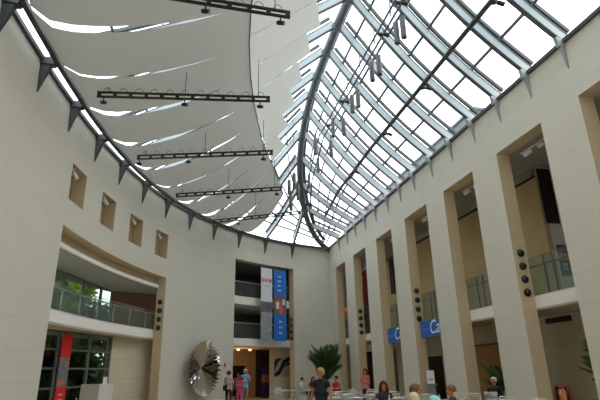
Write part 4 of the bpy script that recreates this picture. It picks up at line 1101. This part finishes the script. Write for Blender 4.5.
person(561.5, 385.0, 9.8, 215, 'sit', 'red-haired woman at the lower right before the nearest bay', cloth('maroon', (.05, .015, .02)), cloth('black', (.01, .01, .012)), HR, 'long', SKIN2, 'table', .6, True)
# things held
ob, S, ap, Sx = rd
M = ob.matrix_basis
wrL = M @ (Sx @ ap[-1][2]); wrR = M @ (Sx @ ap[1][2]); mid = (wrL + wrR) / 2
o = thing('newspaper', 'open newspaper held by the white-haired reader', 'newspaper', (mid.x, mid.y, mid.z), ob.rotation_euler[2])
for s in (-1, 1):
    pm = MB(); pm.quadmesh([[(s * .24 * u, .12 - .10 * u + .02 * math.sin(u * 3), -.16 + .28 * v) for v in (0, 1)] for u in [i / 6 for i in range(7)]])
    pg = pm.build('page', mat('newsprint', (.40, .39, .36), .8), o)
    sol = pg.modifiers.new('thickness', 'SOLIDIFY'); sol.thickness = .006
    lm = MB()
    for r in range(5): lm.quadmesh([[(s * .24 * u, .112 - .10 * u + .02 * math.sin(u * 3), -.13 + r * .048 + .025 * v) for v in (0, 1)] for u in [i / 6 for i in range(1, 6)]])
    lm.build('print_column', mat('newsprint_ink', (.22, .22, .22), .8), pg)
bp = spot(225.8, 29.2)
o = thing('shoulder_bag', 'black shoulder bag carried by the person in patterned shirt', 'bag', (bp.x - .02, bp.y, .78), .4)
MB().box(-.07, .07, -.15, .15, 0, .28).build('pouch', BLACK, o)
MB().tube([Vector((0, -.13, .28)), Vector((.10, -.06, .62)), Vector((.10, .06, .62)), Vector((0, .13, .28))], .012, 6).build('strap', BLACK, o)
person(433, 396.8, 9.6, 150, 'sit', 'person in a bright cyan cap at the bottom edge, mostly below the frame', cloth('palegrey', (.26, .24, .27)), cloth('black', (.01, .01, .012)), mat('cap_cyan', (.30, .78, .76), .7), 'cap', SKIN2, 'table', .5)
for px_, d_, fc, lab in ((433, 9.6, 150, 'metal chair of the cyan-capped person'), (302.3, 30.2, 325, 'metal chair of the white-shirted diner'), (313.2, 30.6, 255, 'metal chair of the black-clad far diner'), (336.5, 27.0, 200, 'metal chair of the red-shirted diner'), (383.3, 15.1, 250, 'metal chair of the dark-haired woman with bottle'), (414.5, 11.6, 335, 'metal chair of the brown-haired woman raising a hand'), (412.8, 8.9, 75, 'metal chair of the pale blond person'), (451, 12.4, 150, 'metal chair of the auburn-haired diner'), (494.5, 18.4, 205, 'metal chair of the newspaper reader'), (561.5, 9.8, 215, 'metal chair of the red-haired woman')):
    q = spot(px_, d_); place('c', q.x, q.y, rad(fc + 90) , lab)

# ------------------------------------------------------------------ sky and view
w = D.worlds.new('sky'); bpy.context.scene.world = w; w.use_nodes = True
nt = w.node_tree; bg = nt.nodes['Background']
tc_ = nt.nodes.new('ShaderNodeTexCoord'); nz = nt.nodes.new('ShaderNodeTexNoise'); nz.inputs['Scale'].default_value = 1.2; nz.inputs['Detail'].default_value = 4
mx = nt.nodes.new('ShaderNodeMix'); mx.data_type = 'RGBA'
mx.inputs['A'].default_value = (.86, .95, 1.0, 1); mx.inputs['B'].default_value = (1.0, 1.0, 1.0, 1)
nt.links.new(tc_.outputs['Generated'], nz.inputs['Vector']); nt.links.new(nz.outputs['Fac'], mx.inputs['Factor']); nt.links.new(mx.outputs['Result'], bg.inputs['Color'])
bg.inputs['Strength'].default_value = 2.3
sc = bpy.context.scene
sc.view_settings.view_transform = 'Standard'; sc.view_settings.look = 'None'; sc.view_settings.exposure = 0.74; sc.view_settings.gamma = 1.0
sc.view_settings.use_curve_mapping = False
sc.cycles.max_bounces = 10; sc.cycles.diffuse_bounces = 5; sc.cycles.transparent_max_bounces = 24
